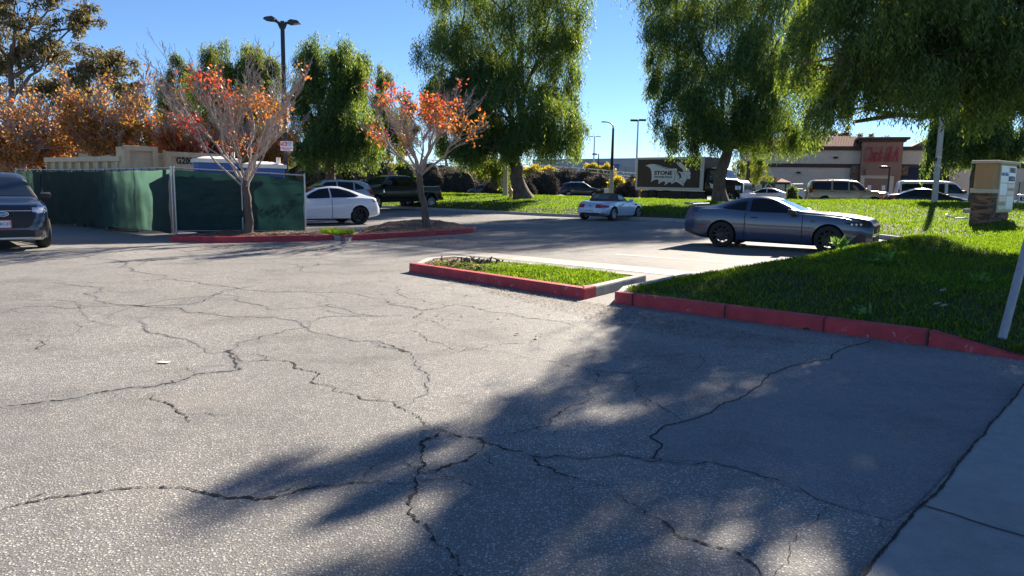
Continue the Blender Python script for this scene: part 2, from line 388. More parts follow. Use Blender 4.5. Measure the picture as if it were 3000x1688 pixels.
def grid_mesh(name, x0, x1, y0, y1, st, zf, m, kind='structure', smooth=True, keep=None):
    xs = np.arange(x0, x1 + st / 2, st); ys = np.arange(y0, y1 + st / 2, st); X, Y = np.meshgrid(xs, ys)
    Z = zf(X, Y); V = np.stack([X, Y, Z], -1).reshape(-1, 3); nx = len(xs); ny = len(ys)
    I = np.arange(nx * ny).reshape(ny, nx); F = np.stack([I[:-1, :-1], I[:-1, 1:], I[1:, 1:], I[1:, :-1]], -1).reshape(-1, 4)
    F = F[(V[F][:, :, 2].max(1) > -.3)]
    used = np.unique(F); mp = np.zeros(len(V), int); mp[used] = np.arange(len(used))
    return tag(link(name, npmesh(name, V[used], mp[F], smooth), m), kind=kind)
grid_mesh('lawn', 1.0, 14.0, 4.0, 21.0, .125, lawn_z, M['soil'])
def lawn_far(X, Y):
    z = lawn_z(X, Y); return np.where((X < 14.0) & (Y < 21.0), -.35, z)
grid_mesh('berm_lawn', -30, 60, 3, 83, .5, lawn_z, M['soil'])

def strip(name, pts, w, z, m, closed=False):
    """flat ribbon of a given width along a line on the ground"""
    P = [Vector((p[0], p[1], 0)) for p in pts]; mb = MB(); vs = []
    for i, p in enumerate(P):
        t = (P[min(i + 1, len(P) - 1)] - P[max(i - 1, 0)]).normalized(); nrm = Vector((-t.y, t.x, 0))
        ww = w[i] if isinstance(w, (list, tuple)) else w
        vs += [p + nrm * ww / 2 + Vector((0, 0, z)), p - nrm * ww / 2 + Vector((0, 0, z))]
    mb.add(vs, [(2 * i, 2 * i + 1, 2 * i + 3, 2 * i + 2) for i in range(len(P) - 1)])
    return tag(mb.build(name, m), kind='structure')
def kerb(name, pts, side, m, h=.15, w=.15, hs=None, closed=False, joints=True):
    """a kerb with a battered face; the line is the foot of its face, 'side' = +1 when its back lies on the left"""
    P = [Vector((p[0], p[1], 0)) for p in pts]; n = len(P); mb = MB(); prof = [(0, -.02), (.012, .75), (.035, .97), (.06, 1.0), (1.0, 1.0), (1.0, -.3)]
    vs = []
    for i, p in enumerate(P):
        a = P[(i - 1) % n] if closed else P[max(i - 1, 0)]; b = P[(i + 1) % n] if closed else P[min(i + 1, n - 1)]
        t1 = (p - a).normalized() if (p - a).length > 1e-6 else (b - p).normalized(); t2 = (b - p).normalized() if (b - p).length > 1e-6 else t1
        t = (t1 + t2).normalized(); k = 1 / max(.5, t.dot(t1)); nrm = Vector((-t.y, t.x, 0)) * side * k
        hh = hs[i] if hs else h
        for (u, v) in prof: vs.append(p + nrm * (u * w if u < 1 else w) + Vector((0, 0, v * hh)))
    q = len(prof); fs = []
    for i in range(n if closed else n - 1):
        j = (i + 1) % n
        for k in range(q - 1): fs.append((i * q + k, j * q + k, j * q + k + 1, i * q + k + 1))
    if not closed: fs += [tuple(range(q)), tuple(range((n - 1) * q, n * q))]
    mb.add(vs, fs); return tag(mb.build(name, m, smooth=40), kind='structure')

# the patched lot, gutter, lines, pavement
GU = [gr(1050, 706), gr(1150, 715), gr(1467, 744), gr(1612, 759), gr(2000, 794)]
GL = [gr(1050, 717), gr(1150, 727), gr(1467, 758), gr(1612, 774), gr(2000, 812)]
gd = (GU[-1] - GU[1]).normalized()
a0 = GU[1] - gd * 4; a1 = GU[-1] + gd * 1.0; gn = Vector((gd.y, -gd.x, 0))
flat('gutter', [a0, a1, a1 + gn * .85, a0 + gn * .85], .004, M['gutter'])
flat('parking_lot', [a0 + Vector((-6, 3.2, 0)), a0, a1, (8.4, 16.1), (11, 18.1), (12.4, 20.5), (12.6, 24.4), (11.5, 29), (9.2, 33.5), (6.4, 35.9), (1, 39.1), (-3, 43.1), (-8.5, 47.1), (-14, 51.1), (-30, 61.1), (-40, 50), (-24, 36)], .002, M['lot'])
for q, (p, r_, ww) in enumerate([((1803, 746), (2420, 790), .10), ((967, 673.5), (1056, 671.5), .10), ((1592, 768.5), (2000, 809.5), .09), ((860, 663), (1010, 657), .1)]):
    A = gr(*p); B = gr(*r_); strip('parking_line', [A, B], ww, .007, M['whiteline'])
wl = [gr(3000, 1136), gr(2850, 1316), gr(2700, 1495), gr(2540, 1688), gr(2480, 1760)]
flat('sidewalk', [wl[0] + (wl[0] - wl[3]) * 2.0] + wl + [wl[-1] + (wl[-1] - wl[0]) * .4, (9, -3), (14, 3)], .03, M['walk'])
PT = [(2190, 855), (1880, 990), (1720, 1060), (1635, 1100), (1665, 1118), (1640, 1155), (1790, 1163), (1900, 1192), (2100, 1272), (2240, 1310), (2300, 1275), (2570, 985), (2480, 915), (2340, 874)]
flat('asphalt_patch', [gr(x * S, y * S) for x, y in PT], .002, M['patch'])

# kerbs
FR = [(7.9, 5.0), (6.2, 6.05), (4.9, 7.05), (4.35, 7.62)]
kerb('red_kerb', [(1.42, 10.1), (1.62, 9.93), (4.35, 7.62)], 1, M['redk'], h=.16)
fk = [(4.37, 7.60), (4.9, 7.05), (5.5, 6.6), (6.2, 6.05), (7.9, 5.0)]
kerb('red_kerb', fk, 1, M['redk'], hs=[.16, .03, .012, .01, .008])
kerb('kerb', [(1.44, 10.12)] + [p for p in EDGE[6:] if p[0] > 1.5][:7], -1, M['concrete'], h=.15)
kerb('kerb', EDGE[14:], -1, M['concrete'], h=.15)
kj = MB()                                            # open joints across the red kerb
for t in (.075, .42, .73):
    p = Vector((1.42, 10.1, 0)).lerp(Vector((4.35, 7.62, 0)), t); kj.box(p + Vector((.05, .06, .078)), (.006, .20, .172), rz=math.atan2(-2.48, 2.93))
kj.box((4.36 + .05, 7.61 + .06, .07), (.016, .21, .165), rz=math.atan2(-2.48, 2.93))
tag(kj.build('kerb_joints', mat('joint_dirt', (.10, .05, .05), .95)), kind='structure')

# planted island in the middle
A = gr(1199, 797); B = gr(1711, 878); Cc = gr(1892, 833); D = gr(1420, 768, .15)
d1 = (B - A).normalized(); 
isl = [A, A.lerp(B, .09), B - d1 * .12, B]
kerb('red_kerb', isl + [B.lerp(Cc, .17)], 1, M['redk'], h=.16)
back = [B.lerp(Cc, .172), Cc]
Dl = gr(1330, 770, .0); El = gr(1250, 778, 0)
kerb('kerb', back + [Cc + Vector((-.12, .14, 0)), Cc.lerp(Dl, .35), Dl, El, Vector((A.x + .1, A.y + .22, 0)), A], 1, M['concrete'], h=.15)
island_poly = [A, B, Cc, Dl, El]
IP = arr(island_poly)
def island_z(X, Y):
    d, ins = poly_sd(X, Y, IP); return np.where(ins & (d > .03), .10 + .07 * sm((d - .1) / .5) + .015 * np.sin(X * 9) * np.sin(Y * 11), -.35)
grid_mesh('island_soil', A.x - .3, Cc.x + .4, B.y - .3, Dl.y + .4, .05, island_z, M['soil'])

# far islands with mulch
I1 = [gr(500, 708.5), gr(640, 712), gr(800, 709), gr(978, 704.5)]
i1b = [I1[0] + Vector((.0, 1.6, 0)), I1[-1] + Vector((-.1, 2.3, 0))]
kerb('red_kerb', I1, 1, M['redk'], h=.15)
I2 = [gr(1009, 707), gr(1090, 702), gr(1200, 695), gr(1330, 687), gr(1380, 683), gr(1395, 678)]
kerb('red_kerb', I2, 1, M['redk'], h=.16)
kerb('kerb', [I1[-1] + Vector((.02, .01, 0)), I1[-1] + Vector((.45, .35, 0)), I2[0] + Vector((-.03, 0.02, 0))], 1, M['concrete'], h=.11)
kerb('kerb', [I1[-1] + Vector((.45, .5, 0)), I1[-1] + Vector((.35, 1.6, 0)), I1[-1] + Vector((-1.6, 2.2, 0))], 1, M['concrete'], h=.13)
P1 = arr([I1[0], I1[1], I1[2], I1[3], I1[3] + Vector((.4, 1.7, 0)), I1[0] + Vector((0, 2.4, 0))])
P2 = arr([I2[0], I2[1], I2[2], I2[3], I2[4], I2[5], I2[5] + Vector((-.15, .6, 0)), gr(1250, 655, .0), gr(1080, 672, 0), I2[0] + Vector((.05, .7, 0))])
def mound(poly, top):
    def f(X, Y):
        d, ins = poly_sd(X, Y, poly)
        return np.where(ins & (d > .05), .11 + top * sm((d - .1) / .7) + .02 * np.sin(X * 7.1 + Y) * np.sin(Y * 8.3), -.35)
    return f
m1 = mound(P1, .07); m2 = mound(P2, .16)
for P, f in ((P1, m1), (P2, m2)):
    grid_mesh('mulch_bed', P[:, 0].min() - .2, P[:, 0].max() + .2, P[:, 1].min() - .2, P[:, 1].max() + .2, .08, f, M['mulch'])
def bits(name, N, poly, zf, size, m, label, cat, flatn=.5, zoff=.0):
    mn = poly.min(0); mx = poly.max(0); x = rng.uniform(mn[0], mx[0], N * 3); y = rng.uniform(mn[1], mx[1], N * 3)
    d, ins = poly_sd(x, y, poly); k = np.where(ins)[0][:N]; x = x[k]; y = y[k]; n = len(x); z = zf(x, y) + zoff
    s = rng.uniform(.4, 1.3, n) * size; a = rng.uniform(0, 6.28, n); el = rng.uniform(.3, 1, n); tl = rng.normal(0, .35, (n, 2))
    V = np.zeros((n, 4, 3))
    for q, (u, v) in enumerate(((-1, 0), (0, -.6), (1, 0), (0, .6))):
        uu = u * s; vv = v * s * el
        V[:, q, 0] = x + uu * np.cos(a) - vv * np.sin(a); V[:, q, 1] = y + uu * np.sin(a) + vv * np.cos(a)
        V[:, q, 2] = z + abs(uu * tl[:, 0] + vv * tl[:, 1]) * flatn + s * .35 * (q % 2)
    o = link(name, npmesh(name, V.reshape(-1, 3), np.arange(n * 4).reshape(n, 4)), m)
    return tag(o, label, cat, kind='stuff')
bits('mulch_chips', 3500, P1, m1, .035, M['mulchbit'], 'pale bark chips strewn on the bed below the fence tree', 'mulch')
bits('mulch_chips', 4000, P2, m2, .035, M['mulchbit'], 'pale bark chips strewn on the bed of the second red kerb', 'mulch')
zero = lambda x, y: np.full(np.shape(x), .008)
G1 = arr([gr(1230 , 805), gr(1400, 826), gr(1690, 880), gr(1790, 896), gr(2250, 985), gr(2420, 1010), gr(2180, 1005), gr(1950, 985), gr(1700, 930), gr(1500, 875), gr(1330, 830)])
bits('loose_gravel', 9000, G1, zero, .014, M['gravel'], 'tan grit and leaf crumbs swept along the red kerbs', 'gravel')
G2 = arr([gr(1000, 712), gr(1390, 690), gr(1420, 690), gr(1250, 705), gr(1060, 715)])
bits('loose_gravel', 1500, G2, zero, .02, M['gravel'], 'leaf crumbs lying before the second red kerb', 'gravel')
G3 = arr([A + Vector((.18, .12, 0)), gr(1430, 795, .15), gr(1540, 790, .15), gr(1420, 770, .15), El])
bits('dry_leaves', 1500, G3, lambda x, y: island_z(x, y) + .02, .035, M['mulchbit'], 'dry brown leaf litter at the narrow end of the island', 'leaf litter')

# cracks in the asphalt
CR = [([(0, 1025), (60, 1018), (110, 1010), (200, 1000), (330, 975), (420, 965), (500, 940), (560, 935), (605, 930)], 1.5),
 ([(605, 930), (590, 915), (565, 885), (600, 862), (700, 838), (765, 825), (800, 800), (870, 795), (975, 795)], .8), ([(605, 930), (590, 912), (566, 882)], 1.3),
 ([(375, 988), (380, 1000), (420, 1015), (455, 1040), (475, 1065)], .9), ([(605, 912), (700, 907), (735, 912), (795, 935), (800, 945), (780, 962), (850, 985), (900, 995), (995, 1022), (1060, 1055), (1120, 1085), (1210, 1105), (1320, 1140)], 1.2),
 ([(1320, 1140), (1340, 1150), (1400, 1147), (1460, 1155), (1560, 1145), (1690, 1165), (1790, 1160)], 1.1),
 ([(1120, 1085), (1075, 1105), (1060, 1140), (1070, 1170), (1045, 1200), (1050, 1240), (1030, 1270), (1045, 1310), (1090, 1350), (1130, 1385), (1155, 1420), (1150, 1460)], 1.7),
 ([(0, 1285), (70, 1265), (200, 1245), (300, 1230), (400, 1225), (480, 1230), (560, 1250), (640, 1258), (720, 1245), (800, 1225), (900, 1215), (980, 1218), (1045, 1222)], 1.5),
 ([(1210, 1105), (1215, 1130), (1170, 1160), (1110, 1175), (1065, 1185)], 1.8), ([(1210, 1100), (1290, 1092), (1340, 1080), (1390, 1050), (1430, 1025), (1500, 1005)], 1.0),
 ([(1340, 1150), (1400, 1190), (1480, 1215), (1600, 1275), (1680, 1320), (1715, 1355), (1790, 1375), (1870, 1405), (1930, 1455)], 1.1),
 ([(995, 1022), (1050, 1000), (1080, 955), (1045, 920), (1025, 885), (950, 855)], .9), ([(1025, 890), (1045, 893), (1160, 885), (1175, 875), (1300, 895), (1400, 910), (1500, 933), (1590, 940), (1720, 940), (1800, 965), (1890, 990)], .7),
 ([(1590, 940), (1605, 975), (1650, 1015), (1700, 1050), (1720, 1060)], .8), ([(1500, 933), (1505, 950), (1510, 965)], .8),
 ([(230, 650), (300, 672), (380, 690), (410, 700), (520, 715), (620, 730), (700, 735), (850, 735), (980, 765), (1050, 780), (1150, 765), (1290, 790), (1450, 820)], .8),
 ([(220, 735), (225, 745), (260, 760), (350, 770), (480, 765), (560, 735), (640, 720)], .9), ([(0, 785), (90, 770), (300, 768), (450, 775), (530, 790), (700, 800), (770, 825), (860, 850), (950, 870), (1030, 885)], .9),
 ([(520, 735), (600, 745), (700, 780), (830, 765), (900, 790), (970, 795)], .6), ([(350, 805), (360, 820), (440, 850), (500, 870), (540, 890)], .8), ([(680, 655), (740, 665), (830, 690), (840, 695)], .7),
 ([(0, 708), (130, 705), (250, 712), (440, 720)], .6), ([(120, 710), (200, 720), (260, 725), (215, 740)], .6), ([(1020, 830), (1060, 845), (1130, 875), (1160, 885)], .7), ([(1165, 885), (1240, 870), (1400, 835), (1450, 820)], .6),
 ([(955, 705), (990, 735), (1060, 755), (1140, 770)], .7), ([(1790, 1160), (1900, 1190), (2100, 1270), (2240, 1310)], .6), ([(2100, 1275), (2040, 1320), (2000, 1360), (1930, 1455)], .5),
 ([(1550, 905), (1700, 895), (1760, 890), (1775, 910), (1740, 940)], .6), ([(300, 620), (420, 627), (700, 640), (900, 650)], .6), ([(500, 612), (700, 622), (800, 632)], .6), ([(1060, 780), (1040, 800), (1090, 808), (1110, 830)], .7),
 ([(0, 650), (200, 640), (500, 652), (680, 655)], .5), ([(700, 735), (800, 715), (1000, 700)], .5), ([(250, 800), (200, 830), (100, 880), (50, 850)], .6)]
def wiggle(pts, step, amp, seed):
    """a rough line through the points: every stretch is split in halves with a random sideways shift"""
    r = random.Random(seed); P = list(pts)
    while True:
        Q = [P[0]]; done = True
        for i in range(len(P) - 1):
            a, b = P[i], P[i + 1]; L = (b - a).length
            if L > step:
                done = False; t = (b - a) / L; Q.append(a.lerp(b, r.uniform(.4, .6)) + Vector((-t.y, t.x, 0)) * max(-.45 * L, min(.45 * L, r.gauss(0, amp) * L)))
            Q.append(b)
        P = Q
        if done: return P
cm = MB(); sl = MB()
def crack(P, wd, q, seal=False):
    dist = sum(p.length for p in P) / len(P); W = wiggle(P, .016 + dist * .003, .10, q); r = random.Random(q); vs = []; vs2 = []; n = len(W); ph = r.random() * 9
    for i, p in enumerate(W):
        t = (W[min(i + 1, n - 1)] - W[max(i - 1, 0)]).normalized(); nr = Vector((-t.y, t.x, 0)); e = min(1, (i + 1) / 6, (n - i) / 6)
        m_ = .45 + .55 * math.sin(i * .071 + ph) * math.sin(i * .023 + ph * 2); hw = wd * (.0034 + .00026 * p.length) * max(.12, abs(r.gauss(.8, .55))) * max(.22, m_ + .45) * e
        vs += [p + nr * hw * r.uniform(.5, 1.4) + Vector((0, 0, .0045)), p - nr * hw * r.uniform(.5, 1.4) + Vector((0, 0, .0045))]
        s2 = (.012 + .05 * max(0, m_ - .2)) * wd * (1 + .25 * math.sin(i * .4)) + .0012 * p.length
        vs2 += [p + nr * s2 + Vector((0, 0, .0012)), p - nr * s2 * .7 + Vector((0, 0, .0012))]
    fs = [(2 * i, 2 * i + 1, 2 * i + 3, 2 * i + 2) for i in range(n - 1)]; cm.add(vs, fs)
    if seal: sl.add(vs2, fs)
    return W
for q, (pl, wd) in enumerate(CR):
    P = [gr(x * S, y * S) for x, y in pl]; W = crack(P, wd, q, q in (0, 5, 14, 15, 16, 17, 18, 19, 1, 11, 22, 2)); r = random.Random(1000 + q); n = len(W)
    for k in range(int(2 + n / 40)):                          # side cracks and crumbled flakes
        i = r.randint(2, n - 3); t = (W[i + 1] - W[i - 1]).normalized(); s = r.choice((1, -1)); dd = (t * r.uniform(.2, 1) + Vector((-t.y, t.x, 0)) * s).normalized(); L = r.uniform(.05, .35) * (.5 + W[i].length * .12)
        crack([W[i], W[i] + dd * L * .5, W[i] + (dd + t * r.uniform(-.6, .6)) * L], wd * .45, 5000 + q * 50 + k)
    for k in range(int(wd * n / 14)):
        i = r.randint(1, n - 2); s = wd * r.uniform(.003, .010) * (.6 + .08 * W[i].length); o = W[i] + Vector((r.gauss(0, .012), r.gauss(0, .012), .005)); m_ = r.randint(4, 6); a0_ = r.random() * 6
        cm.add([o + Vector((math.cos(a0_ + 6.283 * j / m_) * s * r.uniform(.4, 1.2), math.sin(a0_ + 6.283 * j / m_) * s * r.uniform(.3, .9), 0)) for j in range(m_)], [tuple(range(m_))])
rr_ = random.Random(77)
for k in range(34):                                            # the faint web between the larger cracks
    p = Vector((rr_.uniform(-9.5, .3), rr_.uniform(7, 17.5), 0)); an = rr_.uniform(-.7, .7) + (0 if rr_.random() < .65 else 1.4); P = [p]
    for j in range(rr_.randint(3, 6)): an += rr_.gauss(0, .35); P.append(P[-1] + Vector((math.cos(an), math.sin(an), 0)) * rr_.uniform(.4, .9))
    crack(P, rr_.uniform(.25, .5), 9000 + k, k % 3 == 0)
tag(cm.build('asphalt_cracks', M['crack']), kind='structure')
tag(sl.build('worn_crack_seal', M['seal']), kind='structure')
ww = wiggle(wl, .04, .010, 99)
strip('sidewalk_joint', ww, [.007 + .014 * random.Random(i).random() for i in range(len(ww))], .0345, M['crack'])
strip('sidewalk_joint', wiggle([gr(2315 * S, 1270 * S, .03), gr(2400 * S, 1295 * S, .03), gr(2575 * S, 1350 * S, .03), gr(2700 * S, 1390 * S, .03)], .06, .02, 5), .012, .0345, M['crack'])
strip('asphalt_seam', wiggle([gr(x * S, y * S) for x, y in PT[:6]], .05, .05, 9), .012, .005, M['crack'])

# street beyond the berm and the far terrace
flat('street', STREET_EDGE[:-1] + [(200, 18), (900, 60), (900, 1200), (-900, 1200), (-900, 82)], .5, M['street'])
def terr_top(x): return np.interp(x, [-200, -40, -12, 2.5, 18.5, 26, 34], [6.0, 5.4, 4.3, 3.55, 2.35, 1.5, .5])
def hill(X, Y):
    y0 = 92 - .25 * X; t = sm((Y - y0) / 18)
    return np.where(X > 33, -.35, .48 + (terr_top(X) - .5) * t + .12 * np.sin(X * .8) * np.sin(Y * .7) * t * (1 - t) * 4)
M['hillsoil'] = mat('slope_soil', (.04, .034, .026), .98, spec=.1, col2=(.03, .04, .018), vscale=.6, bump=.5, bscale=4)
grid_mesh('hillside', -140, 33, 75, 300, 1.5, hill, M['hillsoil'])

# ------------------------------------------------------------------ grass
def blades(name, N, region, zf, h, wd, label, cond=None, seed=1, lean=.5):
    r = np.random.default_rng(seed); mn = region.min(0); mx = region.max(0)
    x = r.uniform(mn[0], mx[0], N * 4); y = r.uniform(mn[1], mx[1], N * 4); d, ins = poly_sd(x, y, region)
    ok = ins & (d > .02)
    if cond is not None: ok &= cond(x, y)
    k = np.where(ok)[0][:N]; x = x[k]; y = y[k]; n = len(x); z = zf(x, y); kk = z > .02; x, y, z = x[kk], y[kk], z[kk]; n = len(x)
    clump = .65 + .6 * (.5 + .5 * np.sin(x * 5.3 + np.sin(y * 3.1) * 2) * np.sin(y * 4.7 + np.sin(x * 2.3)))
    H = h * r.uniform(.55, 1.25, n) * clump; a = r.uniform(0, 6.28, n); W = wd * r.uniform(.7, 1.3, n); b = r.uniform(0, 6.28, n); ln = np.abs(r.normal(0, lean, n))
    V = np.zeros((n, 4, 3)); ca, sa = np.cos(a) * W / 2, np.sin(a) * W / 2
    V[:, 0] = np.stack([x - ca, y - sa, z - .01], -1); V[:, 1] = np.stack([x + ca, y + sa, z - .01], -1)
    mx_, my_ = x + np.cos(b) * ln * H * .35, y + np.sin(b) * ln * H * .35
    V[:, 2] = np.stack([mx_ + ca * .8, my_ + sa * .8, z + H * .6], -1); V[:, 3] = np.stack([x + np.cos(b) * ln * H, y + np.sin(b) * ln * H, z + H], -1)
    o = link(name, npmesh(name, V.reshape(-1, 3), np.arange(n * 4).reshape(n, 4)), M['grass'])
    return tag(o, label, 'grass', kind='stuff')
NEAR = arr([(1.4, 10.2), (4.4, 7.6), (6.2, 6.0), (9, 5.2), (16, 9), (16, 19), (12.5, 22), (10.5, 18), (8.3, 16.3), (5.5, 14.4), (3, 12.3)])
def on_lawn(x, y): return lawn_z(x, y) > .02  # keeps blades where the lawn surface rises above the ground
blades('lawn_grass', 170000, NEAR, lawn_z, .062, .011, 'thick green grass on the mound behind the near red kerb', on_lawn, 3)
NEAR2 = arr([(12.5, 20), (16, 12), (24, 18), (26, 36), (24, 44), (17, 50), (9.5, 55), (4, 59), (6, 38), (9.2, 33.5), (11.6, 29), (12.6, 24.4)])
blades('berm_grass', 100000, NEAR2, lawn_z, .085, .03, 'sunlit green grass around the pillar sign and along the berm', None, 5)
NEAR3 = arr([(8, 37), (4, 60), (-4, 66), (-14, 72), (-26, 79), (-28, 60), (-14, 51.2), (-8.5, 47.2), (-3, 43.2), (1, 39.2), (6, 36.2)])
blades('berm_grass', 70000, NEAR3, lawn_z, .09, .045, 'sunlit grass on the berm beyond the pickup and roadster', None, 6)
isl_g = arr([A + Vector((.35, .05, 0)), B + Vector((-.12, .14, 0)), Cc + Vector((-.16, .02, 0)), gr(1500, 780, .12), gr(1400, 783, .12)])
blades('island_grass', 13000, isl_g, island_z, .055, .010, 'short bright grass inside the concrete and red kerbed island', None, 8)
gp = I1[-1]; GP = arr([gp + Vector((-.5, .35, 0)), gp + Vector((.38, .55, 0)), gp + Vector((.3, 1.6, 0)), gp + Vector((-.9, 1.9, 0))])
blades('corner_grass', 1800, GP, lambda x, y: np.full(np.shape(x), .13), .10, .02, 'small tuft of grass beside the fence end post', None, 9)

FL = arr([gr(480, 716), gr(760, 724), gr(1000, 716), gr(1200, 706), gr(1420, 690), gr(1400, 720), gr(1000, 740), gr(600, 742)])
bits('fallen_leaves', 160, FL, zero, .05, M['rust'], 'fallen brown leaves scattered on the asphalt before the two far red kerbs', 'leaf litter')
FL2 = arr([gr(1180, 810), gr(1500, 850), gr(2300, 985), gr(2300, 1080), gr(1500, 1000), gr(900, 850)])
bits('fallen_leaves', 90, FL2, zero, .032, M['mulchbit'], 'small dry leaves scattered on the asphalt near the island', 'leaf litter')

# ------------------------------------------------------------------ trees and shrubs
def leaf_quads(P, D, L, W, r, curl=.25):
    """P base points, D unit directions, L lengths, W widths -> kite shaped leaves"""
    n = len(P); rnd = r.normal(size=(n, 3)); sd = np.cross(D, rnd); sd /= np.linalg.norm(sd, axis=1, keepdims=True) + 1e-9
    nn = np.cross(sd, D); V = np.zeros((n, 4, 3)); L = L[:, None]; W = W[:, None]
    V[:, 0] = P; V[:, 2] = P + D * L + nn * L * curl * r.uniform(-1, 1, (n, 1))
    V[:, 1] = P + D * L * .5 + sd * W * .5; V[:, 3] = P + D * L * .5 - sd * W * .5
    return V.reshape(-1, 3)
def quads_obj(name, V, m, parent=None):
    n = len(V) // 4
    return link(name, npmesh(name, V, np.arange(n * 4).reshape(n, 4)), m, parent)
def limb_path(a, b, r, bend=.12, n=6, sag=0):
    a = Vector(a); b = Vector(b); L = (b - a).length; off = Vector((r.gauss(0, 1), r.gauss(0, 1), r.gauss(0, .5))) * L * bend; out = []
    for i in range(n + 1):
        t = i / n; p = a.lerp(b, t) + off * math.sin(t * math.pi) + Vector((0, 0, sag * L * math.sin(t * math.pi)))
        if 0 < i < n: p += Vector((r.gauss(0, 1), r.gauss(0, 1), r.gauss(0, 1))) * L * .018
        out.append(p)
    return out
def taper(r0, r1, n): return [r0 + (r1 - r0) * (i / n) ** .8 for i in range(n + 1)]

def pepper_tree(label, base, fork_h, trunk_r, lobes, nstr, seed, leaf=(.28, .062), hang=(.7, 2.0), m='pepper', lean=(0, 0), group=None, step=.14, limbs=True, flare=1.5, name='pepper_tree'):
    """lobes: list of (centre Vector, radii Vector)"""
    pr = random.Random(seed); r = np.random.default_rng(seed); base = Vector(base)
    root = empty(name, base, 0, label, 'tree', group)
    fork = Vector((lean[0], lean[1], fork_h)); tb = MB()
    tp = limb_path((0, 0, -.15), fork, pr, .04, 7)
    tb.tube(tp, [trunk_r * (flare if i == 0 else 1.18 if i == 1 else 1.0 - .04 * i) for i in range(len(tp))], 12)
    for c, rad in [q[:2] for q in lobes]:                          # a limb into every lobe
        if not limbs: break
        t = Vector(c) - base; st = fork.lerp(t, 0) ; k = pr.uniform(.75, 1.0)
        a = tp[-1].lerp(tp[-3], pr.random() * .5); b = a.lerp(t, .92)
        lr = trunk_r * pr.uniform(.28, .45); P = limb_path(a, b, pr, .10, 8, .10); tb.tube(P, taper(lr, lr * .22, 8), 7)
        for q in range(4):
            i = pr.randint(3, 8); e = t + Vector((pr.uniform(-.7, .7) * rad[0], pr.uniform(-.7, .7) * rad[1], pr.uniform(-.6, .6) * rad[2]))
            Q = limb_path(P[i], e, pr, .12, 5, .08); tb.tube(Q, taper(lr * .35, lr * .06, 5), 5, cap=False)
    tb.build('trunk', M['pbark'], root, smooth=60)
    vol = np.array([x[1][0] * x[1][1] * x[1][2] for x in lobes]) ** (2 / 3.0); vol *= np.array([2.6 if len(q) > 2 else 1.0 for q in lobes]); cnt = (nstr * vol / vol.sum()).astype(int)
    PS = []; DS = []; LS = []; WS = []
    for lb_, n in zip(lobes, cnt):
        c, rad = lb_[:2]; hm = lb_[2] if len(lb_) > 2 else 1.0
        # sub-clumps inside the lobe make gaps between tufts
        ncl = max(7, n // (62 if len(lb_) < 3 else 40)); cd = r.normal(size=(ncl, 3)); cd /= np.linalg.norm(cd, axis=1, keepdims=True); cc = cd * r.uniform(.25, 1.0, (ncl, 1)) ** .45
        pick = r.integers(0, ncl, n); p = cc[pick] + r.normal(0, .15, (n, 3)) * np.array([1, 1, .8]); 
        p = p * np.array(rad)[None] + np.array(c)[None] - np.array(base)[None]
        hl = hm * r.uniform(*hang, n) * (0.6 + .8 * (r.random(ncl)[pick])); p[:, 2] += hl * .5; out = p - (np.array(c) - np.array(base))[None]; out[:, 2] = 0; out /= np.linalg.norm(out, axis=1, keepdims=True) + 1e-6
        ph = r.uniform(0, 6.28, n); spread = r.uniform(.05, .40, n)
        K = int(hang[1] * 1.4 / step)
        for k in range(K):
            s = k * step; ok = s < hl
            if not ok.any(): break
            q = p[ok] + out[ok] * (spread[ok] * (1 - np.exp(-s * 2.2)))[:, None] + np.array([[0, 0, -(s * s / (s + .25))]])
            side = np.stack([np.cos(ph[ok] + k * 2.4), np.sin(ph[ok] + k * 2.4), np.full(ok.sum(), -1.5)], -1) + r.normal(0, .22, (ok.sum(), 3))
            side /= np.linalg.norm(side, axis=1, keepdims=True)
            PS.append(q); DS.append(side); LS.append(leaf[0] * r.uniform(.6, 1.25, ok.sum())); WS.append(leaf[1] * r.uniform(.6, 1.3, ok.sum()))
    V = leaf_quads(np.concatenate(PS), np.concatenate(DS), np.concatenate(LS), np.concatenate(WS), r)
    quads_obj('crown', V, M[m], root)
    return root
def lobe(cx, cy, rx, ry, D, rd=None):
    """a lobe seen at a place of the picture (2575-wide), at a distance"""
    c = at(cx * S, cy * S, D); k = D / FPX * S
    return (c, Vector((rx * k, (rd if rd else rx * k * .8), ry * k)))
LB = lambda L, D, rd=None, jit=0, seed=0: [lobe(a, b, c, d, D + random.Random(seed + i).uniform(-jit, jit), rd) for i, (a, b, c, d) in enumerate(L)]
# big tree in the middle of the berm
p = at(1535, 574, 50); p.z = float(lawn_z(p.x, p.y))
pepper_tree('huge weeping green tree with the thick leaning trunk in the middle of the berm', p, 3.3, .50,
    LB([(1270, -60, 200, 110), (1150, 45, 88, 100), (1400, 60, 78, 100), (1118, 165, 78, 60), (1300, 150, 150, 110), (1418, 210, 55, 85), (1165, 255, 75, 55), (1300, 285, 140, 85), (1405, 320, 70, 75), (1190, 335, 75, 55), (1135, 320, 50, 60), (1150, 380, 50, 40), (1110, 280, 45, 50), (1250, 240, 80, 80), (1120, 245, 55, 60), (1200, 200, 60, 60), (1330, 358, 115, 50), (1225, 375, 80, 38), (1150, 370, 45, 38), (1420, 378, 48, 42)], 50, None, 2.0, 1),
    25000, 11, leaf=(.25, .050), lean=(-.7, .2), hang=(.5, 1.7))
p = at(2112, 580, 46); p.z = float(lawn_z(p.x, p.y))
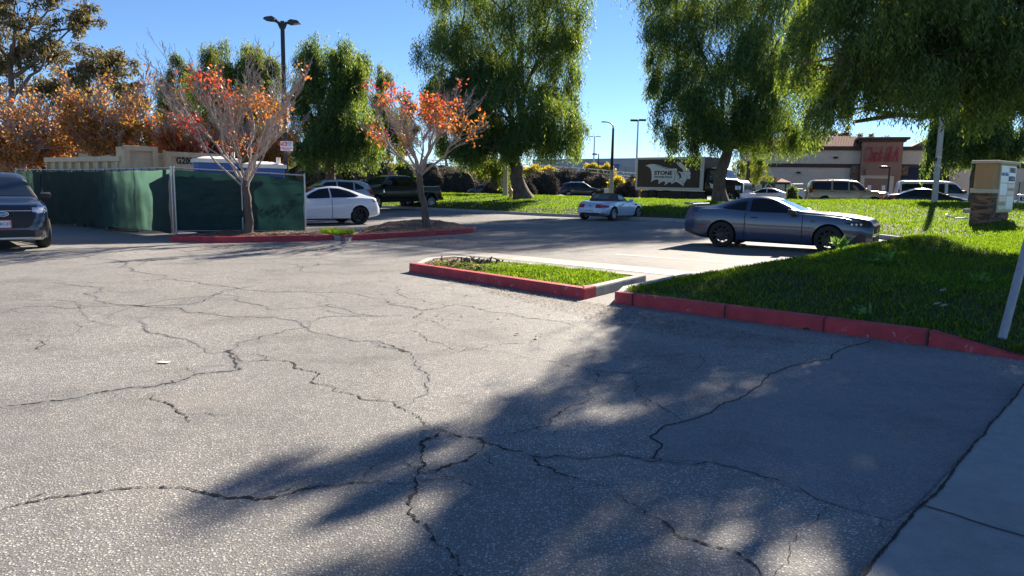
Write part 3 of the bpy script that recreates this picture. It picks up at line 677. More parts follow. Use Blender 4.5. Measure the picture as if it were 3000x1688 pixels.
pepper_tree('tall weeping green tree whose trunk stands in front of the box truck cab', p, 3.6, .42,
    LB([(1830, -60, 220, 110), (1688, 50, 80, 95), (1980, 50, 100, 120), (1800, 125, 150, 100), (1690, 190, 62, 85), (1850, 245, 165, 100), (1712, 290, 62, 66), (1700, 240, 60, 60), (1720, 360, 55, 36), (1880, 330, 70, 50), (1820, 300, 80, 60), (1990, 210, 85, 100), (1765, 350, 75, 42), (1930, 345, 100, 45), (2030, 330, 45, 55)], 46, None, 2.0, 2),
    22000, 12, leaf=(.24, .048), lean=(.35, .2), hang=(.5, 1.7))
p = at(968, 562, 52); p.z = .2
pepper_tree('rounded weeping green tree behind the white car and pickup', p, 3.6, .42,
    LB([(830, 175, 75, 55), (775, 190, 48, 55), (885, 195, 45, 60), (825, 265, 95, 70), (752, 285, 32, 60), (892, 295, 55, 65), (838, 345, 85, 42), (912, 335, 38, 40), (835, 385, 95, 30), (905, 378, 48, 34), (778, 375, 42, 32)], 52, None, 1.5, 3), 9000, 13, leaf=(.26, .055), hang=(.7, 2.0))
pepper_tree('olive green tree right of the rounded weeping tree, behind the red-leaved kerb tree', at(1075, 560, 66), 3.5, .3,
    LB([(950, 240, 42, 50), (962, 300, 38, 50), (990, 350, 40, 45)], 66, None, 1, 4), 1800, 14, m='pepper2')
pepper_tree('bright weeping tree behind the near red-leaved tree and lamp post', at(700, 560, 64), 3.5, .35,
    LB([(590, 165, 65, 45), (655, 200, 48, 60), (530, 185, 45, 45), (580, 250, 100, 60), (660, 290, 50, 60), (600, 330, 90, 50)], 64, None, 1.5, 5), 6500, 15, m='pepper2')
pepper_tree('narrow feathery tree at the far gap left of the near red-leaved tree', at(515, 560, 70), 4, .3,
    LB([(448, 175, 34, 36), (440, 240, 45, 40), (470, 300, 60, 60)], 70, None, 1.5, 6), 2600, 16)
p = at(2860, 590, 42); p.z = .9
pepper_tree('weeping tree behind the pillar sign and the concrete pole', p, 2.6, .3,
    LB([(2440, 330, 85, 60), (2390, 385, 45, 42), (2540, 350, 70, 65), (2490, 390, 70, 32), (2560, 260, 80, 60), (2350, 395, 16, 45)], 42, None, 1.2, 7), 3600, 17, leaf=(.26, .065))
pepper_tree('little weeping tree left of the thick leaning trunk, by the pale concrete pole', at(1445, 545, 60), 2.0, .28,
    LB([(1215, 425, 32, 22), (1262, 430, 34, 24), (1238, 412, 40, 20)], 60, None, 1, 8), 700, 18, m='pepper2', hang=(.6, 1.6))
pepper_tree('small loose tree beside the shop wall behind the box truck cab', at(2190, 540, 66), 2.0, .2,
    LB([(1885, 425, 40, 26), (1915, 440, 28, 18), (1850, 430, 25, 18)], 66, None, 1, 9), 500, 19, m='pepper2', hang=(.5, 1.2))
# the near tree: its trunk stands off to the right, its boughs hang into the picture and shade the mound and the tarmac
NT = LB([(2250, 50, 190, 110), (2075, 50, 50, 75), (2400, -70, 280, 110)], 17, 2.4, 1.2, 21) + LB([(2012, 165, 30, 26), (2080, 195, 65, 48), (2130, 255, 50, 46), (2085, 310, 26, 34)], 17.5, 1.2, .6, 22) + \
     LB([(2240, 175, 130, 70), (2410, 175, 130, 80), (2300, 236, 115, 32), (2450, 240, 90, 36)], 16.5, 2.2, 1.0, 23) + LB([(2530, 120, 120, 120), (2560, 250, 70, 45)], 15.5, 2.2, .8, 24) + \
     [(Vector((gx + z * .94, gy + z * 1.63, z)), Vector((rr, rr, .32)), .45) for gx, gy, z, rr in ((.5, 3.75, 7.2, .75), (.8, 5.1, 7.0, .85), (1.25, 6.5, 6.9, .55), (2.6, 7.7, 6.7, .8), (2.2, 4.6, 7.2, .8), (3.2, 5.7, 7.1, .85), (.35, 2.6, 7.5, .55), (1.9, 2.35, 7.6, .75), (3.0, 3.2, 7.5, 1.15), (2.8, 2.1, 7.6, 1.0), (3.7, 4.0, 7.3, .9), (1.9, 3.8, 7.2, .5), (1.3, 4.5, 7.1, .6), (2.5, 3.0, 7.4, .8), (.3, 3.2, 7.3, .6), (4.0, 2.2, 7.5, 1.1), (4.5, 6.9, 7.0, 1.2), (4.0, 4.6, 7.3, .9), (-.95, 4.15, 7.0, .24), (-.45, 4.1, 7.0, .3), (-.2, 2.8, 7.4, .36), (5.4, 3.6, 7.4, 1.3), (6.2, 8.0, 6.6, 1.5), (4.6, 9.6, 6.2, 1.3), (7.5, 10.5, 5.6, 1.5), (8.2, 6.0, 6.5, 1.6), (6.8, 12.3, 4.8, 1.2))]  # last group: unseen upper lobes, added and placed for the shadows they cast
pepper_tree('near weeping tree whose boughs hang in from the right edge', (14.6, 16.8, .9), 2.8, .45, NT, 30000, 20, leaf=(.125, .028), hang=(.45, 1.35), step=.062, lean=(-.3, 0))

def bough(root, p0, p1, r0, r1, seed):
    pr = random.Random(seed); mb = MB(); P = limb_path(p0, p1, pr, .06, 10, .06); mb.tube(P, taper(r0, r1, 10), 9)
    for i in range(4, 10):
        for k in range(2):
            e = P[i] + Vector((pr.gauss(-.4, .7), pr.gauss(0, .7), pr.gauss(-.1, .5))); mb.tube(limb_path(P[i], e, pr, .1, 4), taper(r1 * .7, .008, 4), 5)
    return mb.build('bough', M['pbark'], root, smooth=60)
nt_root = [o for o in COL.objects if o.name.startswith('pepper_tree') and 'right edge' in o.get('label', '')][0]
off = Vector((14.6, 16.8, .9))
bough(nt_root, Vector((14.4, 16.8, 3.4)) - off, at(2215 * S, 195 * S, 16.4) - off, .20, .05, 3)
bough(nt_root, at(2215 * S, 195 * S, 16.4) - off, at(2105 * S, 135 * S, 16.6) - off, .075, .03, 4)
bough(nt_root, Vector((14.4, 16.8, 3.6)) - off, at(2420 * S, 150 * S, 15.2) - off, .17, .05, 5)

def dusty_tree(label, base, trunk_r, lobes, n, seed, m='euca', leaf=(.34, .10), group=None):
    pr = random.Random(seed); r = np.random.default_rng(seed); base = Vector(base); root = empty('broadleaf_tree', base, 0, label, 'tree', group); tb = MB()
    top = max(l[0].z for l in lobes) - base.z
    tp = limb_path((0, 0, -.1), (pr.gauss(0, .3), 0, top * .8), pr, .03, 8); tb.tube(tp, taper(trunk_r, trunk_r * .2, 8), 9)
    PS = []; DS = []
    vol = np.array([x[1][0] * x[1][2] for x in lobes]); cnt = (n * vol / vol.sum()).astype(int)
    for (c, rad), k in zip(lobes, cnt):
        t = c - base; hh = max(.2, min(.95, (t.z - abs(t.x) * .6) / (top * .8))); a = tp[int(hh * 8)]; P = limb_path(a, t, pr, .08, 6, .05); tb.tube(P, taper(trunk_r * .35, .03, 6), 6)
        ncl = max(8, k // 90); cc = r.normal(size=(ncl, 3)); cc /= np.linalg.norm(cc, axis=1, keepdims=True); cc *= r.uniform(.2, 1, (ncl, 1)) ** .5
        for q in range(min(ncl, 26)): tb.tube([t + Vector(cc[q] * .15 * np.array(rad)), t + Vector(cc[q] * np.array(rad))], [.035, .012], 4, cap=False)
        p = cc[r.integers(0, ncl, k)] + r.normal(0, .13, (k, 3)) * np.array([1, 1, 1.1]); PS.append(p * np.array(rad) + np.array(t))
        d = r.normal(size=(k, 3)); d[:, 2] -= .9; DS.append(d / np.linalg.norm(d, axis=1, keepdims=True))
    tb.build('trunk', M['bark'], root, smooth=60)
    P = np.concatenate(PS); N = len(P); V = leaf_quads(P, np.concatenate(DS), leaf[0] * r.uniform(.6, 1.3, N), leaf[1] * r.uniform(.6, 1.3, N), r); quads_obj('crown', V, M[m], root)
    return root
dusty_tree('tallest dusty olive tree, cut by the top left corner', at(60, 560, 54), .5, LB([(40, 0, 70, 60), (70, 75, 65, 50), (30, 130, 60, 50), (150, 20, 60, 45), (200, 55, 52, 40), (215, 15, 35, 30), (90, 150, 50, 45), (20, 200, 50, 45), (130, 120, 45, 30), (-60, 60, 90, 120)], 54, None, 2, 31), 12500, 31)
dusty_tree('dark olive tree behind the left autumn trees, below the tallest tree', at(270, 560, 58), .4, LB([(190, 165, 75, 50), (240, 150, 60, 40), (290, 170, 48, 40), (170, 215, 70, 45), (300, 215, 60, 40), (335, 240, 40, 40), (120, 235, 70, 40)], 58, None, 2, 32), 12000, 32)
dusty_tree('dark far tree seen between the second red-leaved tree and the rounded tree', at(1190, 545, 88), .4, LB([(1010, 265, 42, 35), (1035, 300, 40, 40), (1000, 320, 38, 40), (1040, 350, 42, 35)], 88, None, 2, 33), 4000, 33)
dusty_tree('hazy far tree between the fence end and the rounded weeping tree', at(920, 545, 96), .3, LB([(760, 425, 60, 40), (800, 440, 60, 30), (720, 430, 60, 40)], 96, None, 2, 37), 3000, 37, leaf=(.5, .2))
dusty_tree('hazy far tree right of the rounded weeping tree trunk', at(1080, 545, 98), .3, LB([(900, 430, 60, 36), (950, 415, 50, 40), (1000, 430, 50, 30), (860, 440, 40, 26)], 98, None, 2, 38), 3600, 38, leaf=(.5, .2))
dusty_tree('small dark tree standing by the white rail on the slope', at(1310, 490, 112), .3, LB([(1125, 385, 26, 14), (1110, 375, 20, 12), (1145, 378, 20, 12)], 112, None, 1, 34), 1400, 34, leaf=(.4, .2))
dusty_tree('far dark tree showing over the shop roof', at(2480, 500, 130), .3, LB([(2105, 345, 34, 24), (2135, 340, 30, 20), (2085, 365, 30, 20)], 130, None, 2, 35), 1600, 35, leaf=(.5, .22))
dusty_tree('far dark conifer left of the shop tower', at(2440, 520, 120), .3, LB([(2190, 350, 24, 20), (2200, 370, 26, 14), (2225, 355, 18, 14)], 120, None, 2, 36), 1000, 36, leaf=(.5, .22))

def autumn_tree(label, base, H, spread, trunk_h, trunk_r, seed, leafsets, levels=3, nlimb=8, group=None, twigm='twig', lean=(0, 0), leafsize=.085, per=9, keepf=None, up=1.0, barkm='bark', minr=.004, lr=(.34, .5)):
    """vase shaped small tree: limbs, twigs and bunches of leaves; leafsets: [(material, fraction)]"""
    pr = random.Random(seed); r = np.random.default_rng(seed); base = Vector(base); root = empty('autumn_tree', base, 0, label, 'tree', group)
    tr = MB(); tw = MB(); fork = Vector((lean[0], lean[1], trunk_h))
    tp = limb_path((0, 0, -.1), fork, pr, .02, 7); tr.tube(tp, [trunk_r * (1.45 if i == 0 else 1.12 if i == 1 else 1 - .03 * i) for i in range(8)], 12)
    tips = []
    def grow(a, dirn, L, r0, lev):
        b = a + dirn * L; n = 6 if lev == 0 else 4 if lev < 2 else 3; P = limb_path(a, b, pr, .07 if lev < 2 else .12, n)
        tw.tube(P, [max(minr, x) for x in taper(r0, r0 * .38, n)], 7 if lev == 0 else 5 if lev == 1 else 3, cap=False)
        if lev >= levels: tips.append((P[-1], dirn)); tips.append((P[1], dirn)); return
        k = {0: 6, 1: 5, 2: 4}[lev]
        for q in range(k):
            t = (.25 + .75 * (q + pr.random() * .6) / k) if lev else (.28 + .72 * (q + pr.random() * .6) / k); t = min(t, 1); i = min(int(t * n), n - 1); s = P[i].lerp(P[i + 1], t * n - i)
            e = (dirn + Vector((pr.gauss(0, .42), pr.gauss(0, .42), pr.gauss(.18 * up, .28)))).normalized()
            grow(s, e, L * pr.uniform(.32, .58) * (1.15 - .45 * t), r0 * (1 - .55 * t) * .5, lev + 1)
        tips.append((P[-1], dirn))
        grow(P[-1], (dirn + Vector((pr.gauss(0, .15), pr.gauss(0, .15), .25))).normalized(), L * .38, r0 * .36, lev + 1)
    for q in range(nlimb):
        a = 2 * math.pi * (q + pr.random() * .5) / nlimb; el = pr.uniform(.35, 1.0)
        d = Vector((math.cos(a) * spread * el, math.sin(a) * spread * el, (H - trunk_h) * pr.uniform(.62, .82))); L = d.length * pr.uniform(.70, .85)
        grow(tp[-1].lerp(tp[-2], pr.random()), d.normalized(), L, trunk_r * pr.uniform(*lr), 0)
    tr.build('trunk', M[barkm], root, smooth=60); tw.build('twigs', M[twigm], root, smooth=60)
    for q, (mm, frac) in enumerate(leafsets):
        PS = []; DS = []
        for p, d in tips:
            if pr.random() > frac: continue
            if keepf and not keepf(p, mm, pr): continue
            n = pr.randint(per // 2, per); PS.append(np.array(p) + r.normal(0, leafsize * 1.1, (n, 3))); dd = r.normal(size=(n, 3)); dd[:, 2] -= .6; DS.append(dd / np.linalg.norm(dd, axis=1, keepdims=True))
        if not PS: continue
        P = np.concatenate(PS); n = len(P); V = leaf_quads(P, np.concatenate(DS), leafsize * r.uniform(.7, 1.3, n), leafsize * .8 * r.uniform(.7, 1.2, n), r)
        quads_obj('leaves', V, M[mm], root)
    return root
# two kerb trees
def clumpy(p, th): return math.sin(4.1 * p.x + 1) * math.sin(3.7 * p.y + 2) + math.sin(3.9 * p.z + 1.7 * p.x) + .5 * math.sin(7 * p.x - 5 * p.z) > th
b1 = at(724, 681, 19.9); b1.z = .16
autumn_tree('nearly bare kerb tree with scattered red leaves before the green fence screen', b1, 5.45, 2.05, 1.42, .115, 57, [('red', .5), ('orange', .5)], levels=3, nlimb=11, lr=(.22, .40), leafsize=.085, per=6, lean=(.02, .02), minr=.0048,
    keepf=lambda p, mm, pr: (p.x < .1 if mm == 'red' else (p.x > -.5)) and 1.9 < p.z < 4.4 and clumpy(p, (.25 if p.z < 3.3 else .8) if p.x < .9 else .9) and pr.random() < .45)
b2 = at(1254, 662, 23.4); b2.z = .25
autumn_tree('kerb tree full of orange and red leaves on the second red kerb', b2, 4.6, 2.9, 1.75, .115, 44, [('red', .5), ('orange', .6)], levels=3, nlimb=10, leafsize=.09, per=6, lean=(-.28, 0), minr=.005,
    keepf=lambda p, mm, pr: (p.z > 2.2) and ((p.z > 3.0 + .2 * p.x) if mm == 'red' else (p.z < 3.9)) and clumpy(p, .45) and pr.random() < .5)
# row behind the dumpsters
row = [(-20, 240, 36, 6.2, 51, [('rust', .45), ('orange', .25), ('gold', .15)]), (120, 190, 36, 6.0, 52, [('rust', .5), ('orange', .35), ('gold', .15)]), (255, 140, 34, 6.4, 53, [('rust', .35), ('orange', .35), ('gold', .25)]),
       (350, 205, 35, 5.4, 54, [('gold', .55), ('orange', .25)]), (485, 265, 33, 4.6, 55, [('orange', .5), ('red', .2)]), (640, 255, 34, 4.6, 56, [('orange', .55), ('gold', .25)]), (190, 215, 39, 6, 57, [('rust', .45), ('gold', .3)]), (40, 260, 33, 5, 58, [('orange', .35), ('rust', .3), ('gold', .15)]), (560, 270, 36, 4.6, 59, [('orange', .5), ('gold', .35)])]
lb = ['rusty brown autumn tree at the left edge behind the dark parked car', 'bare-topped rusty autumn tree second from the left edge', 'tallest autumn tree, bare at the top, behind the low beige bin', 'golden leaved autumn tree behind the tall beige panels', 'orange leaved tree left of the near red-leaved kerb tree, behind the stencilled bin', 'orange leaved tree behind the blue toilets and lamp post', 'rust coloured autumn tree between the two bare-topped ones', 'orange brown autumn tree low behind the left fence corner', 'orange and gold tree directly behind the near red-leaved kerb tree']
for (cx, ty, D, hh, sd, ls), l in zip(row, lb):
    top = at(cx * S, ty * S, D); bs = Vector((top.x, D, 0))
    autumn_tree(l, bs, top.z, 2.9 if top.z > 5 else 2.3, 1.1, .10, sd, ls, levels=3, nlimb=9, twigm='dtwig', leafsize=.13, per=6, up=1.3, group='autumn trees in a row behind the fence', minr=.013,
        keepf=lambda p, mm, pr, H=top.z: p.z < H * (.60 + .16 * math.sin(p.x * 1.7 + H * 9) * math.sin(p.y * 1.3)) or pr.random() < .10)

def shrub(name, label, c, rad, m, n, seed, leaf=.12, core='dcore', group=None, spiky=0):
    r = np.random.default_rng(seed); c = Vector(c); root = empty(name, c, 0, label, 'shrub', group)
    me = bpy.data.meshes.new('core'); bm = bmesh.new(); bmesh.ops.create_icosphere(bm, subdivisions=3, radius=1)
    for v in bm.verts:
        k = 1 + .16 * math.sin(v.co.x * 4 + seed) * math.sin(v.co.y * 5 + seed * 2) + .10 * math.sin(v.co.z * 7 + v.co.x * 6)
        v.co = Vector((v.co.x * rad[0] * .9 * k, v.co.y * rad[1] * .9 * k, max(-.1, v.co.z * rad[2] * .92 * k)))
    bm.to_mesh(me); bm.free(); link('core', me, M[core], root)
    d = r.normal(size=(n, 3)); d[:, 2] = np.abs(d[:, 2]); d /= np.linalg.norm(d, axis=1, keepdims=True)
    k = 1 + .16 * np.sin(d[:, 0] * 4 + seed) * np.sin(d[:, 1] * 5 + seed * 2) + .10 * np.sin(d[:, 2] * 7 + d[:, 0] * 6)
    P = d * np.array(rad) * (k * r.uniform(.86, 1.02, n))[:, None]; dd = d + r.normal(0, .6, (n, 3)); dd /= np.linalg.norm(dd, axis=1, keepdims=True)
    quads_obj('foliage', leaf_quads(P, dd, leaf * r.uniform(.6, 1.5, n), leaf * .6 * r.uniform(.6, 1.3, n), r), M[m], root)
    return root
# dark shrubs of the slope: picture centre x, foot y, half width, height (source pixels), distance
SH = [(1345, 560, 62, 62, 88, 'd'), (1300, 545, 50, 50, 98, 'd'), (1420, 535, 55, 44, 92, 'y'), (1250, 560, 60, 80, 90, 'd'), (1200, 560, 50, 60, 88, 'd'), (1592, 566, 44, 62, 84, 'd'), (1568, 560, 40, 52, 90, 'd'), (1650, 530, 60, 36, 98, 'd'), (1620, 525, 40, 28, 104, 'd2'), (1560, 525, 40, 36, 100, 'y'),
      (1600, 520, 50, 26, 102, 'y'), (1755, 562, 50, 48, 88, 'd'), (1700, 540, 55, 38, 96, 'd'), (1735, 512, 28, 32, 118, 'y'), (1775, 514, 26, 30, 118, 'y'), (1808, 560, 32, 36, 80, 'y'), (1835, 570, 36, 34, 76, 'd'), (1858, 560, 25, 26, 82, 'y'), (1770, 575, 22, 20, 74, 'd'), (1480, 560, 40, 60, 84, 'd'), (1500, 545, 34, 60, 88, 'g'),
      (1050, 545, 60, 40, 72, 'g'), (1130, 548, 45, 50, 76, 'g'), (985, 545, 55, 30, 70, 'd'), (1290, 500, 26, 14, 118, 'd'), (1340, 502, 24, 13, 118, 'd'), (1385, 504, 24, 12, 118, 'd'), (1852, 545, 24, 24, 90, 'd'), (1450, 575, 40, 44, 80, 'd'), (1540, 575, 30, 40, 80, 'd')]
where = ['above the dark hatchback', 'high on the slope left of the hatchback', 'above the hatchback roof', 'on the slope right of the second kerb tree', 'on the slope behind the pickup bed', 'left of the dark crossover', 'low beside the thick leaning trunk', 'above the dark crossover roof', 'under the white rail at its upper end', 'right of the thick leaning trunk', 'under the white rail', 'behind the street light foot', 'right above the crossover bonnet', 'at the short black lamp', 'below the pale store name', 'right of the street light', 'left of the box truck', 'against the box truck corner', 'in front of the crossover nose', 'left of the thick leaning trunk', 'behind the thick leaning trunk',
         'behind the black pickup cab', 'behind the pickup bed and kerb tree', 'behind the silver car roof', 'at the rail, leftmost', 'at the rail, middle one', 'at the rail, right one', 'at the top corner of the box truck', 'between hatchback and trunk', 'at the trunk foot']
for q, ((cx, fy, hw, hh, D, k), wtxt) in enumerate(zip(SH, where)):
    c = at(cx, fy, D); kk = D / FPX; rad = (hw * kk, hw * kk * .8, hh * kk); mm = {'d': 'dshrub', 'd2': 'gshrub', 'y': 'yshrub', 'g': 'gshrub'}[k]
    c.z = max(.4, min(c.z, float(hill(np.array(c.x), np.array(c.y))) if c.x < 33 else .5))
    top = at(cx, fy - hh, D).z; rad = (rad[0], rad[1], max(.4, top - c.z))
    nm = {'d': 'dark brown-grey rounded shrub', 'd2': 'grey-green shrub', 'y': 'bright yellow shrub', 'g': 'dark green shrub'}[k]
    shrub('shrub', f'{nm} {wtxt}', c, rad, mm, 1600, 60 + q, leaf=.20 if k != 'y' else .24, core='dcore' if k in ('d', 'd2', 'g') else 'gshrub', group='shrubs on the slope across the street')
for q, (cx, fy, hw, hh, D, l) in enumerate([(905, 530, 40, 50, 58, 'bare brown bush behind the fence end post'), (1120, 535, 42, 55, 66, 'bare brown bush above the pickup roof'), (1010, 520, 36, 40, 62, 'pale bare bush under the rounded weeping tree'), (960, 515, 40, 30, 60, 'pale bare bush left of the rounded tree trunk')]):
    c = at(cx, fy, D); c.z = .1; kk = D / FPX; shrub('shrub', l, c, (hw * kk, hw * kk * .8, at(cx, fy - hh, D).z - .1), 'bshrub', 1500, 120 + q, leaf=.16)
for q, (cx, fy, hw, hh, D, k, l) in enumerate([(880, 545, 70, 62, 80, 'gshrub', 'dark green hedge mass behind the right end of the green fence'), (1010, 545, 60, 48, 84, 'dshrub', 'dark hedge mass behind the rounded tree trunk'), (1085, 548, 60, 60, 82, 'gshrub', 'dark green hedge mass behind the black pickup'), (1170, 545, 60, 66, 84, 'gshrub', 'dark green hedge mass above the pickup bed'), (780, 545, 80, 80, 84, 'gshrub', 'dark green hedge mass behind the blue toilets'), (660, 545, 90, 90, 80, 'gshrub', 'dark green hedge mass behind the left blue toilet'), (500, 545, 100, 110, 76, 'gshrub', 'dark green hedge mass behind the stencilled bin'), (330, 545, 110, 120, 72, 'gshrub', 'dark green hedge mass behind the low ribbed bin'), (120, 545, 120, 110, 70, 'gshrub', 'dark green hedge mass at the left behind the fence corner')]):
    c = at(cx, fy, D); c.z = .1; kk = D / FPX; shrub('hedge', l, c, (hw * kk, hw * kk * .5, at(cx, fy - hh, D).z - .1), k, 2600, 150 + q, leaf=.22)
c = at(2318, 582, 56); c.z = .5
shrub('shrub', 'clipped green shrub between the white sedan and the white gate', c, (.42, .42, 1.35), 'gshrub', 700, 130, leaf=.12)

# ------------------------------------------------------------------ vehicles
def smooth_interp(pts, xs, k=.07):
    p = sorted(pts); X = [a for a, b in p]; Y = [b for a, b in p]
    return sum(np.interp(xs + o, X, Y) * wt for o, wt in ((-k, .25), (0, .5), (k, .25)))
def loft(sp, N=46):
    x0 = min(a for a, b in sp['prof']); x1 = max(a for a, b in sp['prof'])
    u = np.linspace(0, 1, N); xs = x0 + (x1 - x0) * (.5 - .5 * np.cos(u * np.pi)) * .45 + (x1 - x0) * u * .55
    k = sp.get('k', .06); zt = smooth_interp(sp['prof'], xs, k); zs = np.minimum(smooth_interp(sp['belt'], xs, k), zt - .01); W = smooth_interp(sp['plan'], xs, .05)
    tw = np.minimum(smooth_interp(sp['topw'], xs, k), W * .93); zb = smooth_interp(sp['bot'], xs, .02)
    V = []; ring = None
    for i in range(N):
        b, s, t, w_, a = zb[i], zs[i], zt[i], W[i], tw[i]; h = t - s; wb = .93 * w_; tum = sp.get('tumble', .0)
        half = [(0, b), (.6 * w_, b), (.86 * w_, b + .015), (.955 * w_, b + .06), (.985 * w_, b + .22 * (s - b)), (1.0 * w_, b + .5 * (s - b)), (.995 * w_, b + .72 * (s - b)), (.985 * w_, b + .86 * (s - b)), (.955 * w_, s),
                (wb + (a - wb) * .06, s + .07 * h), (wb + (a - wb) * .30, s + .36 * h), (wb + (a - wb) * .62, s + .68 * h), (wb + (a - wb) * .86, s + .88 * h), (a * .93, s + .955 * h), (a * .72, s + .985 * h), (a * .4, t - .002), (0, t)]
        n = len(half); ring = 2 * n - 2
        V += [(xs[i], y, z) for y, z in half] + [(xs[i], -y, z) for y, z in half[-2:0:-1]]
    F = []
    for i in range(N - 1):
        for k in range(ring): F.append((i * ring + k, i * ring + (k + 1) % ring, (i + 1) * ring + (k + 1) % ring, (i + 1) * ring + k))
    F.append(tuple(range(ring - 1, -1, -1))); F.append(tuple(range((N - 1) * ring, N * ring)))
    return V, F
def loft_obj(name, sp, m, parent, cutters=None, N=46):
    V, F = loft(sp, N); mb = MB(); mb.add(V, F); o = mb.build(name, [M[m] if isinstance(m, str) else m, M['arch']], parent, smooth=32)
    bvh = BVHTree.FromPolygons([Vector(v) for v in V], F)
    if cutters:
        par = o.parent; o.parent = None
        cb = MB()
        for (x, z, r, y0, y1) in cutters: cb.lathe([(0, y0), (r, y0), (r, y1), (0, y1)], 28, 'Y', (x, 0, z))
        bm = bmesh.new(); me = bpy.data.meshes.new('cut'); me.from_pydata(cb.v, [], cb.f); bm.from_mesh(me); bmesh.ops.remove_doubles(bm, verts=bm.verts, dist=1e-5); bmesh.ops.recalc_face_normals(bm, faces=bm.faces); bm.to_mesh(me); bm.free()
        me.materials.append(M['arch']); co = bpy.data.objects.new('cut', me); COL.objects.link(co)
        md = o.modifiers.new('b', 'BOOLEAN'); md.operation = 'DIFFERENCE'; md.object = co; md.solver = 'EXACT'; md.material_mode = 'TRANSFER'
        dg = bpy.context.evaluated_depsgraph_get(); nm = bpy.data.meshes.new_from_object(o.evaluated_get(dg)); o.modifiers.clear(); o.data = nm
        nm.polygons.foreach_set('use_smooth', np.ones(len(nm.polygons), bool)); nm.set_sharp_from_angle(angle=R(32))
        bpy.data.objects.remove(co); o.parent = par
    return o, bvh
DIRS = {'L': lambda u, v: (Vector((u, 5, v)), Vector((0, -1, 0))), 'R': lambda u, v: (Vector((u, -5, v)), Vector((0, 1, 0))), 'T': lambda u, v: (Vector((u, v, 9)), Vector((0, 0, -1))),
        'F': lambda u, v: (Vector((9, u, v)), Vector((-1, 0, 0))), 'B': lambda u, v: (Vector((-9, u, v)), Vector((1, 0, 0)))}
def patch(bvh, name, d, lo, hi, m, parent, eps=.006, nu=None, nv=6):
    """a panel laid on the surface: lo and hi are its lower and upper outlines"""
    lo = sorted(lo); hi = sorted(hi); u0 = max(lo[0][0], hi[0][0]); u1 = min(lo[-1][0], hi[-1][0]); nu = nu or max(4, min(24, int((u1 - u0) / .06))); mb = MB(); idx = {}; vs = []
    for i in range(nu + 1):
        u = u0 + (u1 - u0) * i / nu; a = np.interp(u, *zip(*lo)); b = np.interp(u, *zip(*hi))
        for j in range(nv + 1):
            v = a + (b - a) * j / nv; o, dr = DIRS[d](u, v); h, nrm, _, _ = bvh.ray_cast(o, dr)
            if h is not None:
                nr = nrm if nrm.dot(dr) < 0 else -nrm
                idx[i, j] = len(vs); vs.append(h + nr * eps * .7 - dr * eps * .5)
    fs = [(idx[i, j], idx[i + 1, j], idx[i + 1, j + 1], idx[i, j + 1]) for i in range(nu) for j in range(nv) if all(q in idx for q in ((i, j), (i + 1, j), (i + 1, j + 1), (i, j + 1)))]
    if not fs: return None
    mb.add(vs, fs); o = mb.build(name, M[m] if isinstance(m, str) else m, parent, smooth=40)
    # faces towards the outside
    p = o.data.polygons[len(o.data.polygons) // 2]; 
    if p.normal.dot(DIRS[d](0, 0)[1]) > 0: o.data.flip_normals()
    return o
def wheel(root, x, y, z, r, wd, style, m, turn=0, hub='trim', disc=True):
    """style: number of spokes, 'twin' spokes or 'steel'"""
    s = 1 if y > 0 else -1; n, sw, twin = style
    tb = MB(); ri = r * (.70 if n != 99 else .62)
    tb.lathe([(ri, -wd / 2), (r * .93, -wd / 2), (r * .985, -wd / 2 + .025), (r, -wd / 2 + .06), (r, wd / 2 - .06), (r * .985, wd / 2 - .025), (r * .93, wd / 2), (ri, wd / 2), (ri, -wd / 2)], 36)
    wobj = tb.build('wheel', M['rubber'], root, smooth=35); wobj.location = (x, y, z); wobj.rotation_euler = (0, 0, turn)
    rb = MB(); o = s * wd * .46
    rb.lathe([(ri * 1.0, -wd * .45), (ri, o), (ri * .93, o + s * .006), (ri * .90, o - s * .03), (ri * .90, -s * wd * .3)], 36)
    rb.lathe([(0, o - s * .012), (ri * .2, o - s * .012), (ri * .22, o - s * .05)], 16)
    for k in range(n):
        a = 2 * math.pi * k / n + .2
        for tw_ in ((-.085, .085) if twin else (0,)):
            c, sn = math.cos(a + tw_), math.sin(a + tw_); c0, s0 = math.cos(a + tw_ * .4), math.sin(a + tw_ * .4)
            p0 = Vector((c0 * ri * .15, o - s * .016, s0 * ri * .15)); p1 = Vector((c * ri * .95, o - s * .004, sn * ri * .95)); t = Vector((-sn, 0, c)) * sw * ri
            e = Vector((0, -s * .03, 0)); rb.add([p0 - t * .8, p0 + t * .8, p1 + t, p1 - t, p0 - t * .8 + e, p0 + t * .8 + e, p1 + t + e, p1 - t + e], [(0, 1, 2, 3), (7, 6, 5, 4), (0, 4, 5, 1), (1, 5, 6, 2), (3, 2, 6, 7), (0, 3, 7, 4)])
    rb.build('rim', M[m], wobj, smooth=35)
    if disc:
        db = MB(); db.lathe([(0, o - s * .075), (ri * .72, o - s * .075), (ri * .72, o - s * .10), (0, o - s * .10)], 24); db.build('brake_disc', M[disc if isinstance(disc, str) else 'steel'], wobj)
    return wobj
def mirror_ch(ch): return ch
